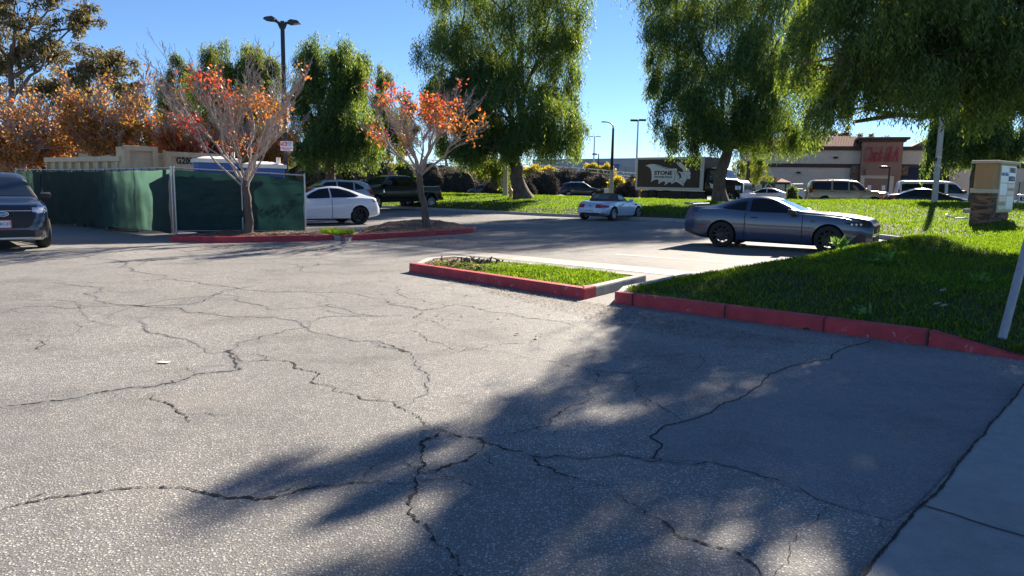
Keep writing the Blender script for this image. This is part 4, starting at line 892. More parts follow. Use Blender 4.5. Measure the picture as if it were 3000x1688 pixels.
def car(name, label, cat, sp, loc, head, m, group=None):
    """head: heading as a direction on the ground (the way the nose points)"""
    root = empty(name, loc, math.atan2(head[1], head[0]), label, cat, group); r = sp['r']; ax = sp['axles']; tw = sp.get('track', .80); wd = sp.get('wd', .22)
    cut = [(x, r, r + sp.get('gap', .055), yy, yy + .62 * (1 if yy > 0 else -1)) for x in ax for yy in (tw - .26, -(tw - .26))]
    body, bvh = loft_obj('body', sp, m, root, cut)
    for x in ax:
        for s in (1, -1): wheel(root, x, s * (tw + sp.get('poke', 0)), r, r, wd, sp.get('rim', (5, .12, False)), sp.get('rimm', 'rims'), sp.get('turn', 0) if x > 0 else 0, disc=sp.get('disc', 'trim' if sp.get('rimm') == 'rimk' else True))
    for (dd, lo, hi, mm, nm) in sp.get('patches', []):
        for d in (('L', 'R') if dd == 'S' else (dd,)):
            patch(bvh, nm, d, lo, hi, m if mm == 'body' else mm, root, .006)
    for (xa, ya, xb, yb, mm, nm) in sp.get('glass', []):
        q = sorted([(xa, ya), (xb, yb)]); patch(bvh, nm, 'T', [(a, -b) for a, b in q], q, mm, root, .006, 12, 10)
    for lo, hi in sp.get('windows', []):
        for d in 'LR': patch(bvh, 'window', d, lo, hi, sp.get('wmat', 'glass_side'), root, .005)
    for (lo, hi, hx, hz) in sp.get('doors', []):
        for d in 'LR':
            o = patch(bvh, 'door', d, lo, hi, m, root, .004)
            hb = MB(); hit = bvh.ray_cast(*DIRS[d](hx, hz))[0]
            if hit: hb.box(hit + Vector((0, .012 if d == 'L' else -.012, 0)), (.17, .03, .03)); hb.build('door_handle', M[sp.get('handle', m if m in M else 'trim')], o, bevel=.006)
    if 'mirror' in sp:
        mx, mz, ms = sp['mirror']
        for d in 'LR':
            s = 1 if d == 'L' else -1; hit = bvh.ray_cast(*DIRS[d](mx, mz))[0]
            if not hit: continue
            mb = MB(); c = hit + Vector((-.02, s * .14 * ms, .05 * ms)); h2 = ms
            pr_ = [(-.09, -.05), (.02, -.075), (.10, -.03), (.085, .05), (.0, .085), (-.09, .07)]
            mb.prism([(a * h2 + c.x, b * h2 + c.z) for a, b in pr_], c.y - s * .08 * h2, c.y + s * .12 * h2); mb.box(hit + Vector((0, s * .03, .0)), (.07, .12, .035))
            mb.build('side_mirror', M[sp.get('mirrorm', m if m in M else 'trim')], root, smooth=50, bevel=.015)
    return root, bvh, body
def chain(*p): return list(p)
def prims(root, name, m, boxes, bevel=.01):
    mb = MB()
    for b in boxes: mb.box(*b)
    return mb.build(name, M[m], root, bevel=bevel)
def unit(x, y): l = math.hypot(x, y); return (x / l, y / l)
def plate(root, x, z, s, txt, frame='white', ink='blue_ink'):
    """number plate on the nose (s=+1) or tail (s=-1)"""
    mb = MB(); mb.box((x, 0, z), (.012, .31, .155)); o = mb.build('license_plate', M['white'], root, bevel=.003)
    if frame != 'white':
        f = MB()
        for b in (((x + s * .006, 0, z + .082), (.018, .34, .018)), ((x + s * .006, 0, z - .082), (.018, .34, .018)), ((x + s * .006, .162, z), (.018, .018, .15)), ((x + s * .006, -.162, z), (.018, .018, .15))): f.box(*b)
        f.build('plate_frame', M[frame], o)
    t = text_mesh('plate_number', txt, .085, M[ink], o, .002, offset=.001); t.rotation_euler = (R(90), 0, R(90) if s > 0 else R(-90)); t.location = (x + s * .008, 0, z)
    return o

# --- slate blue coupe
MU = dict(k=.04, prof=[(2.42, .70), (2.40, .80), (2.33, .875), (2.1, .92), (1.7, .975), (1.2, 1.01), (.80, 1.03), (.60, 1.07), (.0, 1.345), (-.25, 1.395), (-.5, 1.405), (-.85, 1.375), (-1.65, 1.14), (-1.9, 1.09), (-2.25, 1.08), (-2.36, 1.0), (-2.40, .80)],
    belt=[(2.42, .66), (2.1, .82), (1.8, .90), (1.3, .945), (.7, .965), (-.3, .97), (-.9, 1.0), (-1.3, 1.035), (-1.9, 1.02), (-2.4, .78)], plan=[(2.42, .72), (2.36, .82), (2.2, .90), (1.95, .945), (1.55, .97), (1.0, .925), (0, .92), (-.7, .93), (-1.2, .975), (-1.7, .96), (-2.1, .90), (-2.40, .74)],
    topw=[(2.42, .64), (1.8, .78), (.75, .74), (.05, .56), (-.5, .55), (-.9, .53), (-1.6, .56), (-2.0, .74), (-2.4, .68)], bot=[(2.40, .26), (2.0, .17), (1.0, .15), (-1.0, .17), (-2.0, .24), (-2.40, .36)],
    axles=(1.42, -1.30), r=.352, track=.80, wd=.27, poke=.015, rim=(10, .036, True), rimm='rimk', disc='trim', gap=.045, mirror=(.55, .96, 1.0), mirrorm='trim', handle='trim',
    glass=[(.70, .60, .06, .50, 'glassb', 'windscreen'), (-.92, .46, -1.58, .46, 'glass', 'rear_window')],
    windows=[(chain((-.58, 1.00), (.50, .985)), chain((-.58, 1.315), (-.35, 1.335), (.0, 1.30), (.50, 1.0))), (chain((-1.30, 1.06), (-.90, 1.03), (-.70, 1.02)), chain((-1.30, 1.09), (-.95, 1.22), (-.70, 1.26)))],
    doors=[(chain((-.68, .55), (-.55, .30), (.70, .26), (.78, .26)), chain((-.68, .97), (.62, .96), (.78, .93)), -.45, .84)],
    patches=[('S', chain((1.80, .77), (2.08, .70), (2.36, .69)), chain((1.80, .80), (2.08, .82), (2.36, .80)), 'trim', 'headlight'), ('S', chain((0.76, .26), (0.776, .26)), chain((0.76, 0.96), (0.776, 0.96)), 'arch', 'door_gap'), ('S', chain((-0.7, .26), (-0.6839999999999999, .26)), chain((-0.7, 0.96), (-0.6839999999999999, 0.96)), 'arch', 'door_gap'), ('S', chain((1.80, .40), (1.84, .38)), chain((1.80, .50), (1.84, .50)), 'amber', 'side_marker'),
             ('S', chain((-1.90, .52), (-1.82, .52)), chain((-1.90, .58), (-1.82, .58)), 'tail', 'side_marker'), ('F', chain((-.60, .52), (.60, .52)), chain((-.66, .76), (.66, .76)), 'arch', 'grille'), ('F', chain((-.70, .27), (.70, .27)), chain((-.62, .44), (.62, .44)), 'arch', 'lower_grille'),
             ('S', chain((1.98, .33), (2.16, .30), (2.28, .32)), chain((1.98, .36), (2.12, .54), (2.28, .50)), 'trim', 'air_intake'), ('B', chain((-.70, .78), (.70, .78)), chain((-.70, .94), (.70, .94)), 'tail', 'tail_light'), ('S', chain((-.85, .19), (1.05, .17)), chain((-.85, .235), (1.05, .215)), 'trim', 'sill'), ('T', chain((1.25, -.22), (1.55, -.26)), chain((1.25, .22), (1.55, .26)), 'trim', 'bonnet_vent'),
             ('S', chain((-2.36, .34), (-1.75, .25)), chain((-2.36, .44), (-1.75, .30)), 'trim', 'lower_bumper')])
pr_ = gr(2118, 724); pf_ = gr(2421, 742); hd = unit(pf_.x - pr_.x, pf_.y - pr_.y)
side = Vector((-hd[1], hd[0], 0)); mid = pr_.lerp(pf_, .5); ctr = mid + side * .80 - Vector((hd[0], hd[1], 0)) * .06
mroot, mb_, _ = car('sports_coupe', 'slate blue sports coupe with black wheels and tail wing, nose towards the grass mound', 'car', MU, (ctr.x, ctr.y, .004), hd, 'p_mustang')
prims(mroot, 'tail_wing', 'p_mustang', [((-2.30, 0, 1.165), (.24, 1.50, .026), 0, 0, R(9)), ((-2.36, .76, 1.16), (.14, .02, .05)), ((-2.36, -.76, 1.16), (.14, .02, .05)), ((-2.24, .45, 1.13), (.10, .03, .12)), ((-2.24, -.45, 1.13), (.10, .03, .12))], .008)
for s in (1, -1):
    l = [((1.95 + .10 * k, s * .9, .755), (.045, .03, .05), 0, 0, R(20)) for k in range(3)]; 
    for q in l:
        hit = mb_.ray_cast(*DIRS['L' if s > 0 else 'R'](q[0][0], q[0][2]))[0]
        if hit: prims(mroot, 'running_light', 'lens', [((hit.x, hit.y, hit.z), (.05, .03, .05), 0, 0, R(25))], .004)
em = MB(); em.prism([(-.09, .56), (-.03, .60), (.02, .66), (.09, .65), (.06, .61), (.04, .55), (.0, .57), (-.04, .54)], 2.42, 2.445, 'YZ'); em.build('grille_emblem', M['chrome'], mroot)
sp_ = MB(); sp_.prism([(2.02, -.72), (2.30, -.70), (2.50, -.35), (2.53, 0), (2.50, .35), (2.30, .70), (2.02, .72)], .17, .185, 'XY'); sp_.build('front_splitter', M['trim'], mroot)
t = text_mesh('fender_badge', '5.0', .085, M['trim'], mroot, .006)
hit = mb_.ray_cast(*DIRS['R'](1.02, .80))[0]; t.location = hit + Vector((0, -.006, 0)); t.rotation_euler = (R(90), 0, 0)

# --- pale blue roadster with a canvas roof
Z3 = dict(prof=[(2.01, .46), (1.95, .62), (1.6, .76), (1.0, .86), (.42, .93), (.2, .935), (-.9, .92), (-1.2, .92), (-1.6, .89), (-1.9, .83), (-2.0, .72), (-2.02, .55)], belt=[(2.01, .44), (1.6, .68), (1.0, .80), (.4, .87), (-.9, .87), (-1.5, .83), (-2.02, .52)],
    plan=[(2.01, .50), (1.9, .66), (1.6, .80), (1.2, .845), (.6, .82), (-.4, .82), (-1.0, .87), (-1.3, .875), (-1.7, .83), (-1.95, .72), (-2.02, .64)], topw=[(2.01, .4), (1.6, .62), (.5, .70), (-.9, .74), (-1.4, .72), (-2.02, .55)], bot=[(2.01, .25), (1.6, .17), (-1.4, .18), (-2.02, .34)],
    axles=(1.22, -1.22), r=.315, track=.72, wd=.23, poke=.03, rim=(5, .16, False), rimm='rims', mirror=(.42, .90, .8), handle='trim', doors=[(chain((-.55, .34), (.62, .30)), chain((-.55, .86), (.62, .86)), -.35, .76)],
    patches=[('B', chain((-.62, .60), (-.30, .60)), chain((-.62, .76), (-.30, .76)), 'tail', 'tail_light'), ('B', chain((.30, .60), (.62, .60)), chain((.30, .76), (.62, .76)), 'tail', 'tail_light'), ('S', chain((-1.96, .62), (-1.66, .63)), chain((-1.96, .74), (-1.66, .70)), 'tail', 'tail_light'),
             ('S', chain((.85, .70), (1.02, .70)), chain((.85, .78), (1.02, .78)), 'trim', 'side_vent'), ('S', chain((1.62, .50), (1.86, .46)), chain((1.62, .62), (1.86, .58)), 'lens', 'headlight'), ('B', chain((-.5, .32), (.5, .32)), chain((-.5, .37), (.5, .37)), 'trim', 'lower_bumper')])
za = 37.0; hd = (math.sin(R(za)), math.cos(R(za))); rw = gr(1793, 647.5); side = Vector((-hd[1], hd[0], 0)); ctr = rw + side * .75 + Vector((hd[0], hd[1], 0)) * 1.22
zr, zb, _ = car('roadster', 'pale blue two-seat roadster with brown canvas roof by the berm kerb', 'car', Z3, (ctr.x, ctr.y, .004), hd, 'p_z')
TOP = dict(prof=[(.42, .90), (.36, .96), (-.06, 1.235), (-.45, 1.275), (-.75, 1.235), (-1.08, 1.04), (-1.20, .90)], belt=[(.42, .885), (-1.2, .885)], plan=[(.42, .72), (-.9, .74), (-1.05, .70), (-1.2, .62)], topw=[(.42, .62), (-.06, .54), (-.7, .54), (-1.2, .52)], bot=[(.42, .86), (-1.2, .86)], k=.03)
so, sb = loft_obj('soft_top', TOP, 'softtop', zr, None, 34)
patch(sb, 'windscreen', 'T', [(.0, -.50), (.40, -.62)], [(.0, .50), (.40, .62)], 'glassb', zr, .006, 8, 8)
patch(sb, 'rear_window', 'T', [(-1.12, -.44), (-.82, -.40)], [(-1.12, .44), (-.82, .40)], M['glassb'], zr, .008, 8, 8)
for d in 'LR': patch(sb, 'window', d, chain((-.48, .92), (.30, .92)), chain((-.48, 1.17), (-.35, 1.20), (-.05, 1.17), (.30, .95)), 'glassb', zr, .006)
plate(zr, -2.035, .46, -1, '4NPZ013', 'white', 'ink')
eb = MB(); eb.lathe([(0, -2.03), (.04, -2.03), (.04, -2.0)], 16, 'X', (0, 0, .70)); eb.build('tail_emblem', M['blue_ink'], zr)
xb = MB(); xb.tube([(-2.06, .42, .30), (-1.9, .42, .30)], .04, 10); xb.build('exhaust_pipe', M['trim'], zr)

# --- white electric saloon
TE = dict(prof=[(2.35, .45), (2.30, .62), (2.0, .76), (1.5, .88), (1.15, .93), (.95, .98), (.10, 1.36), (-.35, 1.44), (-.75, 1.43), (-1.3, 1.28), (-1.85, 1.08), (-2.15, 1.02), (-2.28, .95), (-2.35, .62)], belt=[(2.35, .42), (2.0, .68), (1.4, .83), (.9, .89), (-.5, .95), (-1.4, 1.0), (-2.1, .96), (-2.35, .6)],
    plan=[(2.35, .58), (2.2, .76), (1.8, .88), (1.2, .91), (0, .90), (-1.2, .925), (-1.8, .89), (-2.2, .80), (-2.35, .66)], topw=[(2.35, .5), (1.5, .70), (.9, .70), (.1, .56), (-.8, .55), (-1.5, .54), (-1.95, .66), (-2.35, .58)], bot=[(2.35, .24), (1.5, .17), (-1.5, .18), (-2.35, .32)],
    axles=(1.44, -1.435), r=.338, track=.79, wd=.235, poke=.02, rim=(7, .055, True), rimm='rimk', mirror=(.78, .92, .9), glass=[(.90, .62, .14, .50, 'glass', 'windscreen'), (.08, .50, -.70, .50, 'glass', 'glass_roof'), (-.74, .49, -1.75, .46, 'glass', 'rear_window')],
    windows=[(chain((-.28, .99), (.72, .955)), chain((-.28, 1.345), (.05, 1.31), (.40, 1.16), (.72, .97))), (chain((-1.42, 1.06), (-1.2, 1.02), (-.34, 1.0)), chain((-1.42, 1.09), (-1.1, 1.24), (-.7, 1.335), (-.34, 1.35)))],
    doors=[(chain((-.32, .28), (.92, .26)), chain((-.32, .96), (.92, .92)), -.15, .86), (chain((-1.12, .52), (-.95, .30), (-.34, .28)), chain((-1.22, .98), (-.34, .965)), -1.0, .90)],
    patches=[('S', chain((0.92, .26), (0.936, .26)), chain((0.92, 0.92), (0.936, 0.92)), 'arch', 'door_gap'), ('S', chain((-0.33, .26), (-0.314, .26)), chain((-0.33, 0.95), (-0.314, 0.95)), 'arch', 'door_gap'), ('S', chain((-2.28, .84), (-1.98, .86)), chain((-2.28, .96), (-1.98, .93)), 'trim', 'tail_light'), ('B', chain((-.66, .80), (-.36, .80)), chain((-.66, .92), (-.36, .92)), 'tail', 'tail_light'), ('B', chain((.36, .80), (.66, .80)), chain((.36, .92), (.66, .92)), 'tail', 'tail_light'), ('S', chain((1.85, .60), (2.2, .56)), chain((1.85, .66), (2.2, .66)), 'lens', 'headlight'), ('S', chain((-1.0, .20), (1.0, .19)), chain((-1.0, .245), (1.0, .235)), 'trim', 'sill'), ('B', chain((-.6, .30), (.6, .30)), chain((-.6, .42), (.6, .42)), 'trim', 'diffuser')])
rw = gr(1053, 658); hd = unit(-2.30, -1.72); side = Vector((-hd[1], hd[0], 0)); ctr = rw - side * .81 + Vector((hd[0], hd[1], 0)) * 1.435
# nose points left and towards us: the near side is its left side
car('saloon_car', 'white saloon with black wheels half hidden by the end of the green fence', 'car', TE, (ctr.x, ctr.y, .004), hd, 'p_white')

# --- black crew-cab pickup
PU = dict(prof=[(3.2, .80), (3.16, 1.22), (2.9, 1.30), (1.9, 1.40), (1.62, 1.44), (.88, 1.95), (.55, 2.02), (-.65, 2.02), (-.86, 1.97), (-1.02, 1.42), (-1.10, 1.39), (-3.05, 1.40), (-3.14, 1.36), (-3.16, 1.0)], belt=[(3.2, .75), (2.9, 1.22), (1.6, 1.32), (-.9, 1.34), (-1.1, 1.34), (-3.16, 1.30)],
    plan=[(3.2, .86), (3.05, .95), (2.7, 1.0), (-1.0, 1.0), (-1.05, .99), (-3.1, 1.0), (-3.16, .97)], topw=[(3.2, .75), (1.65, .82), (.88, .68), (-.8, .68), (-1.05, .92), (-3.16, .92)], bot=[(3.2, .45), (2.8, .42), (-2.8, .50), (-3.16, .62)], k=.03,
    axles=(2.10, -2.05), r=.42, track=.86, wd=.26, poke=.02, rim=(8, .10, False), rimm='rims', gap=.10, mirror=(1.42, 1.46, 1.9), mirrorm='trim', handle='trim', glass=[(1.54, .76, .92, .66, 'glass', 'windscreen')],
    windows=[(chain((.30, 1.38), (1.38, 1.40)), chain((.30, 1.88), (.78, 1.88), (1.38, 1.46))), (chain((-.76, 1.38), (.20, 1.38)), chain((-.76, 1.86), (.20, 1.88)))],
    doors=[(chain((.24, .52), (1.42, .52)), chain((.24, 1.34), (1.42, 1.34)), .42, 1.22), (chain((-.85, .62), (-.6, .52), (.22, .52)), chain((-.85, 1.34), (.22, 1.34)), -.62, 1.22)],
    patches=[('T', chain((-3.05, -.78), (-1.15, -.78)), chain((-3.05, .78), (-1.15, .78)), 'trim', 'bed_interior'), ('S', chain((2.85, .92), (3.17, .92)), chain((2.85, 1.16), (3.17, 1.16)), 'lens', 'headlight'), ('F', chain((-.66, .76), (.66, .76)), chain((-.66, 1.18), (.66, 1.18)), 'chrome', 'grille'), ('S', chain((-3.15, .90), (-3.02, .90)), chain((-3.15, 1.28), (-3.02, 1.28)), 'tail', 'tail_light'), ('S', chain((-2.6, .56), (2.7, .56)), chain((-2.6, .62), (2.7, .62)), 'trim', 'body_side_trim'), ('S', chain((1.50, 1.02), (1.58, 1.02)), chain((1.50, 1.20), (1.58, 1.20)), 'chrome', 'fender_badge')])  # bed: flat dark patch on the closed body stands for its open interior
fw = gr(1092, 617); rw = gr(1263, 613.5); hd = unit(fw.x - rw.x, fw.y - rw.y); side = Vector((-hd[1], hd[0], 0)); ctr = fw.lerp(rw, .5) - side * .9
pk, pb, _ = car('pickup_truck', 'large black crew-cab pickup truck with chrome wheels behind the second kerb tree', 'truck', PU, (ctr.x, ctr.y, .004), hd, 'p_black')
prims(pk, 'front_bumper', 'chrome', [((3.22, 0, .62), (.16, 1.9, .26))], .04); prims(pk, 'rear_bumper', 'trim', [((-3.24, 0, .66), (.18, 1.9, .2))], .03)
for s in (1, -1):
    mb = MB(); mb.lathe([(.50, -.14), (.60, -.14), (.62, .10), (.52, .14)], 28, 'Y', (-2.05, s * 1.08, .44)); mb.v = [(x, y, max(z, .52)) for x, y, z in mb.v]; mb.build('flared_fender', M['p_black'], pk, smooth=40)
    wheel(pk, -2.05, s * 1.10, .42, .42, .24, (8, .10, False), 'rims')

# --- SUV on the left, nose towards us
ES = dict(prof=[(2.29, .60), (2.27, .92), (2.15, 1.00), (1.7, 1.06), (1.25, 1.10), (1.05, 1.14), (.35, 1.58), (.05, 1.68), (-.6, 1.69), (-1.5, 1.63), (-1.85, 1.55), (-2.15, 1.15), (-2.27, .95), (-2.29, .6)], belt=[(2.29, .55), (2.1, .92), (1.5, 1.0), (1.0, 1.05), (-1.5, 1.12), (-2.29, .8)],
    plan=[(2.29, .64), (2.2, .79), (2.0, .885), (1.6, .935), (0, .93), (-1.6, .93), (-2.1, .85), (-2.29, .74)], topw=[(2.29, .58), (1.7, .76), (1.05, .78), (.35, .66), (-1.5, .62), (-2.0, .60), (-2.29, .6)], bot=[(2.29, .26), (2.0, .20), (-1.9, .22), (-2.29, .4)],
    axles=(1.36, -1.35), r=.355, track=.80, wd=.235, poke=.03, rim=(5, .14, False), mirror=(.88, 1.10, 1.0), mirrorm='trim', turn=R(4), glass=[(1.04, .74, .38, .60, 'glass', 'windscreen')],
    windows=[(chain((-.30, 1.12), (.80, 1.10)), chain((-.30, 1.54), (.25, 1.52), (.80, 1.14))), (chain((-1.25, 1.14), (-.36, 1.12)), chain((-1.25, 1.50), (-.36, 1.54)))], doors=[(chain((-.33, .32), (.95, .30)), chain((-.33, 1.08), (.95, 1.06)), -.15, .98), (chain((-1.2, .5), (-.95, .32), (-.35, .32)), chain((-1.25, 1.1), (-.35, 1.09)), -1.0, 1.0)],
    patches=[('F', chain((-.80, .80), (-.56, .84)), chain((-.80, .93), (-.56, .93)), 'lens', 'headlight'), ('F', chain((.56, .84), (.80, .80)), chain((.56, .93), (.80, .93)), 'lens', 'headlight'), ('S', chain((1.85, .86), (2.22, .80)), chain((1.85, .95), (2.22, .94)), 'lens', 'headlight'), ('F', chain((-.62, .70), (-.48, .50), (.48, .50), (.62, .70)), chain((-.62, .78), (-.52, .84), (.52, .84), (.62, .78)), 'trim', 'grille'),
             ('F', chain((-.58, .30), (.58, .30)), chain((-.66, .42), (-.45, .46), (.45, .46), (.66, .42)), 'trim', 'lower_grille'), ('F', chain((-.885, .45), (-.82, .47)), chain((-.885, .66), (-.82, .68)), 'trim', 'fog_lamp'), ('F', chain((.82, .47), (.885, .45)), chain((.82, .68), (.885, .66)), 'trim', 'fog_lamp'), ('F', chain((-.70, .25), (.70, .25)), chain((-.70, .30), (.70, .30)), 'alu', 'skid_plate'),
             ('S', chain((-2.0, .25), (2.05, .23)), chain((-2.0, .32), (2.05, .30)), 'trim', 'sill'), ('T', chain((.36, .60), (1.06, .745)), chain((.36, .70), (1.06, .83)), 'trim', 'windscreen_pillar'), ('T', chain((.36, -.70), (1.06, -.83)), chain((.36, -.60), (1.06, -.745)), 'trim', 'windscreen_pillar')])
fx = at(4, 640, 15.6); hd = unit(-fx.x + 2.2, -fx.y); ctr = Vector((fx.x, fx.y, 0)) - Vector((hd[0], hd[1], 0)) * 2.25
es, eb_, _ = car('parked_suv', 'dark charcoal SUV facing the camera, cut by the left edge', 'car', ES, (ctr.x, ctr.y, .0), hd, 'p_suv')
plate(es, 2.325, .59, 1, '8ABC37', 'red_ink')
ov = MB(); ov.lathe([(0, 2.325), (.115, 2.325), (.125, 2.31), (.125, 2.27)], 28, 'X'); ov.v = [(x, y, z * .42 + .80) for x, y, z in ov.v]; eo = ov.build('grille_emblem', M['blue_ink'], es, smooth=30)
ov = MB(); ov.lathe([(.115, 2.327), (.115, 2.332), (.128, 2.332), (.128, 2.32)], 28, 'X'); ov.v = [(x, y, z * .44 + .80) for x, y, z in ov.v]; ov.build('emblem_ring', M['chrome'], eo, smooth=30)
tt = text_mesh('emblem_lettering', 'Ford', .085, M['white'], eo, .002, shear=.3); tt.rotation_euler = (R(90), 0, R(90)); tt.location = (2.328, 0, .80)
prims(es, 'bonnet_line', 'chrome', [((2.285, 0, .865), (.02, 1.1, .012))], .003)

# --- generic road cars beyond the berm
def sedan_spec(L=4.85, H=1.46, W=.91): 
    k = L / 4.85; h = H / 1.46
    f = lambda pts, a=1, b=1: [(x * a, z * b) for x, z in pts]
    return dict(prof=f([(2.42, .5), (2.38, .70), (2.1, .80), (1.5, .93), (1.15, .98), (.95, 1.02), (.15, 1.38), (-.3, 1.46), (-.8, 1.44), (-1.35, 1.26), (-1.75, 1.08), (-2.2, 1.04), (-2.38, .96), (-2.42, .6)], k, h), belt=f([(2.42, .46), (2.1, .72), (1.4, .86), (.9, .92), (-.5, .97), (-1.5, 1.0), (-2.42, .58)], k, h),
        plan=f([(2.42, .6), (2.25, .78), (1.8, .89), (0, .91), (-1.8, .89), (-2.25, .80), (-2.42, .66)], k, W / .91), topw=f([(2.42, .5), (1.5, .72), (.95, .72), (.15, .58), (-.8, .57), (-1.4, .56), (-1.8, .68), (-2.42, .6)], k, W / .91), bot=[(2.42 * k, .28), (1.8 * k, .18), (-1.8 * k, .2), (-2.42 * k, .36)],
        axles=(1.45 * k, -1.38 * k), r=.33, track=.78, rim=(5, .13, False), mirror=(.85 * k, .98 * h, .85), glass=[(.90 * k, .64, .20 * k, .54, 'glassb', 'windscreen'), (-.85 * k, .5, -1.65 * k, .52, 'glass', 'rear_window')],
        windows=[(f([(-.30, 1.0), (.72, .99)], k, h), f([(-.30, 1.36), (.10, 1.34), (.72, 1.02)], k, h)), (f([(-1.35, 1.06), (-1.1, 1.03), (-.36, 1.0)], k, h), f([(-1.35, 1.10), (-.95, 1.30), (-.36, 1.37)], k, h))],
        doors=[(f([(-.33, .28), (.9, .28)], k, h), f([(-.33, .96), (.9, .94)], k, h), -.15, .88), (f([(-1.1, .5), (-.9, .3), (-.35, .28)], k, h), f([(-1.2, .98), (-.35, .965)], k, h), -.95, .9)],
        patches=[('S', f([(-2.34, .80), (-1.95, .82)], k, h), f([(-2.34, .94), (-1.95, .90)], k, h), 'tail', 'tail_light'), ('B', f([(-.66, .80), (-.34, .80)], 1, h), f([(-.66, .93), (-.34, .93)], 1, h), 'tail', 'tail_light'), ('B', f([(.34, .80), (.66, .80)], 1, h), f([(.34, .93), (.66, .93)], 1, h), 'tail', 'tail_light'), ('S', f([(1.9, .62), (2.26, .6)], k, h), f([(1.9, .72), (2.26, .72)], k, h), 'lens', 'headlight')])
def suv_spec(L=4.55, H=1.68, W=.91, boxy=0, rails=True):
    k = L / 4.55; h = H / 1.68; f = lambda pts, a=1, b=1: [(x * a, z * b) for x, z in pts]
    rear = [(-1.55, 1.63), (-1.95, 1.50), (-2.2, 1.05), (-2.27, .7)] if not boxy else [(-1.9, 1.66), (-2.1, 1.60), (-2.24, 1.05), (-2.27, .7)]
    wr = 1.62 if boxy else 1.35
    return dict(prof=f([(2.27, .6), (2.22, .90), (1.9, 1.02), (1.35, 1.08), (1.1, 1.12), (.40, 1.58), (.1, 1.66), (-.5, 1.68)] + rear, k, h), belt=f([(2.27, .55), (1.9, .92), (1.1, 1.03), (-1.6, 1.10), (-2.27, .68)], k, h),
        plan=f([(2.27, .62), (2.1, .80), (1.7, .90), (0, .91), (-1.8, .90), (-2.15, .85), (-2.27, .76)], k, W / .91), topw=f([(2.27, .55), (1.4, .74), (1.1, .76), (.4, .64), (-1.5, .62), (-1.95, .60), (-2.27, .62)], k, W / .91), bot=[(2.27 * k, .34), (1.8 * k, .24), (-1.8 * k, .26), (-2.27 * k, .4)],
        axles=(1.38 * k, -1.30 * k), r=.36 * h, track=.78 * W / .91, rim=(5, .15, False), mirror=(.92 * k, 1.08 * h, 1.0), glass=[(1.04 * k, .68, .44 * k, .58, 'glassb', 'windscreen')],
        windows=[(f([(-.22, 1.13), (.82, 1.10)], k, h), f([(-.22, 1.56), (.30, 1.53), (.82, 1.13)], k, h)), (f([(-1.10, 1.15), (-.30, 1.13)], k, h), f([(-1.10, 1.54), (-.30, 1.57)], k, h)), (f([(-wr - .3, 1.20), (-1.18, 1.16)], k, h), f([(-wr - .3, 1.30 if not boxy else 1.52), (-wr, 1.46 if not boxy else 1.54), (-1.18, 1.53)], k, h))],
        doors=[(f([(-.25, .34), (.98, .34)], k, h), f([(-.25, 1.08), (.98, 1.04)], k, h), -.1, .98 * h), (f([(-1.12, .52), (-.9, .36), (-.28, .34)], k, h), f([(-1.14, 1.10), (-.28, 1.085)], k, h), -.95 * k, 1.0 * h)],
        patches=[('S', f([(-2.25, .88), (-2.02, .92)], k, h), f([(-2.25, 1.18), (-2.02, 1.14)], k, h), 'tail', 'tail_light'), ('B', f([(-.78, .90), (-.56, .90)], W / .91, h), f([(-.78, 1.2), (-.56, 1.2)], W / .91, h), 'tail', 'tail_light'), ('B', f([(.56, .90), (.78, .90)], W / .91, h), f([(.56, 1.2), (.78, 1.2)], W / .91, h), 'tail', 'tail_light'), ('B', f([(-.55, 1.16), (.55, 1.16)], 1, h), f([(-.5, 1.5), (.5, 1.5)], 1, h), 'glass', 'rear_window'),
                 ('S', f([(1.85, .74), (2.16, .74)], k, h), f([(1.85, .86), (2.16, .88)], k, h), 'lens', 'headlight'), ('F', f([(-.45, .58), (.45, .58)], W / .91, h), f([(-.5, .84), (.5, .84)], W / .91, h), 'trim', 'grille'), ('S', f([(-2.1, .30), (2.1, .28)], k, h), f([(-2.1, .42), (2.1, .40)], k, h), 'trim', 'sill')])
def roof_rails(root, L, H, y, m='alu'):
    mb = MB()
    for s in (1, -1): mb.tube([(.2, s * y, H - .06), (.1, s * y, H + .03), (-1.2, s * y, H + .03), (-1.35, s * y, H - .05)], .022, 6)
    for x in (-.15, -.95): mb.box((x, 0, H + .04), (.06, 2 * y, .03))
    mb.build('roof_rails', M[m], root)
def far_car(name, label, cat, sp, px, top, H, D, hdeg, m, z=None):
    """placed by the pixel of its roof; hdeg: heading, 0 = away from us, 90 = to the right"""
    p = at(px, top, D); zz = p.z - H if z is None else z
    return car(name, label, cat, sp, (p.x, p.y, zz), (math.sin(R(hdeg)), math.cos(R(hdeg))), m)[0]
far_car('parked_suv', 'silver SUV seen over the white saloon roof, left of the black pickup', 'car', suv_spec(4.7, 1.70, .95), 962, 532, 1.70, 40, -118, 'p_silver', 0.004)
c_ = far_car('hatchback', 'dark blue hatchback driving away along the street left of the thick leaning trunk', 'car', suv_spec(4.3, 1.52, .89), 1425, 539, 1.52, 82, -62, 'p_navy')
c_ = far_car('crossover', 'dark blue-grey crossover with roof rails driving along the street right of the leaning trunk', 'car', suv_spec(4.53, 1.66, .91), 1706, 534, 1.66, 78, 100, 'p_ink'); roof_rails(c_, 4.5, 1.66, .55)
c_ = far_car('sedan_car', 'white sedan in the street beside the thick trunk, behind the coupe roof', 'car', sedan_spec(), 2240, 550, 1.46, 66, -62, 'p_white')
c_ = far_car('crossover', 'white crossover with black roof box rails half hidden behind the tan SUV', 'car', suv_spec(4.7, 1.72, .93), 2405, 540, 1.72, 60, -50, 'p_white'); roof_rails(c_, 4.7, 1.72, .55)
TA = suv_spec(5.05, 1.95, 1.0, 1)
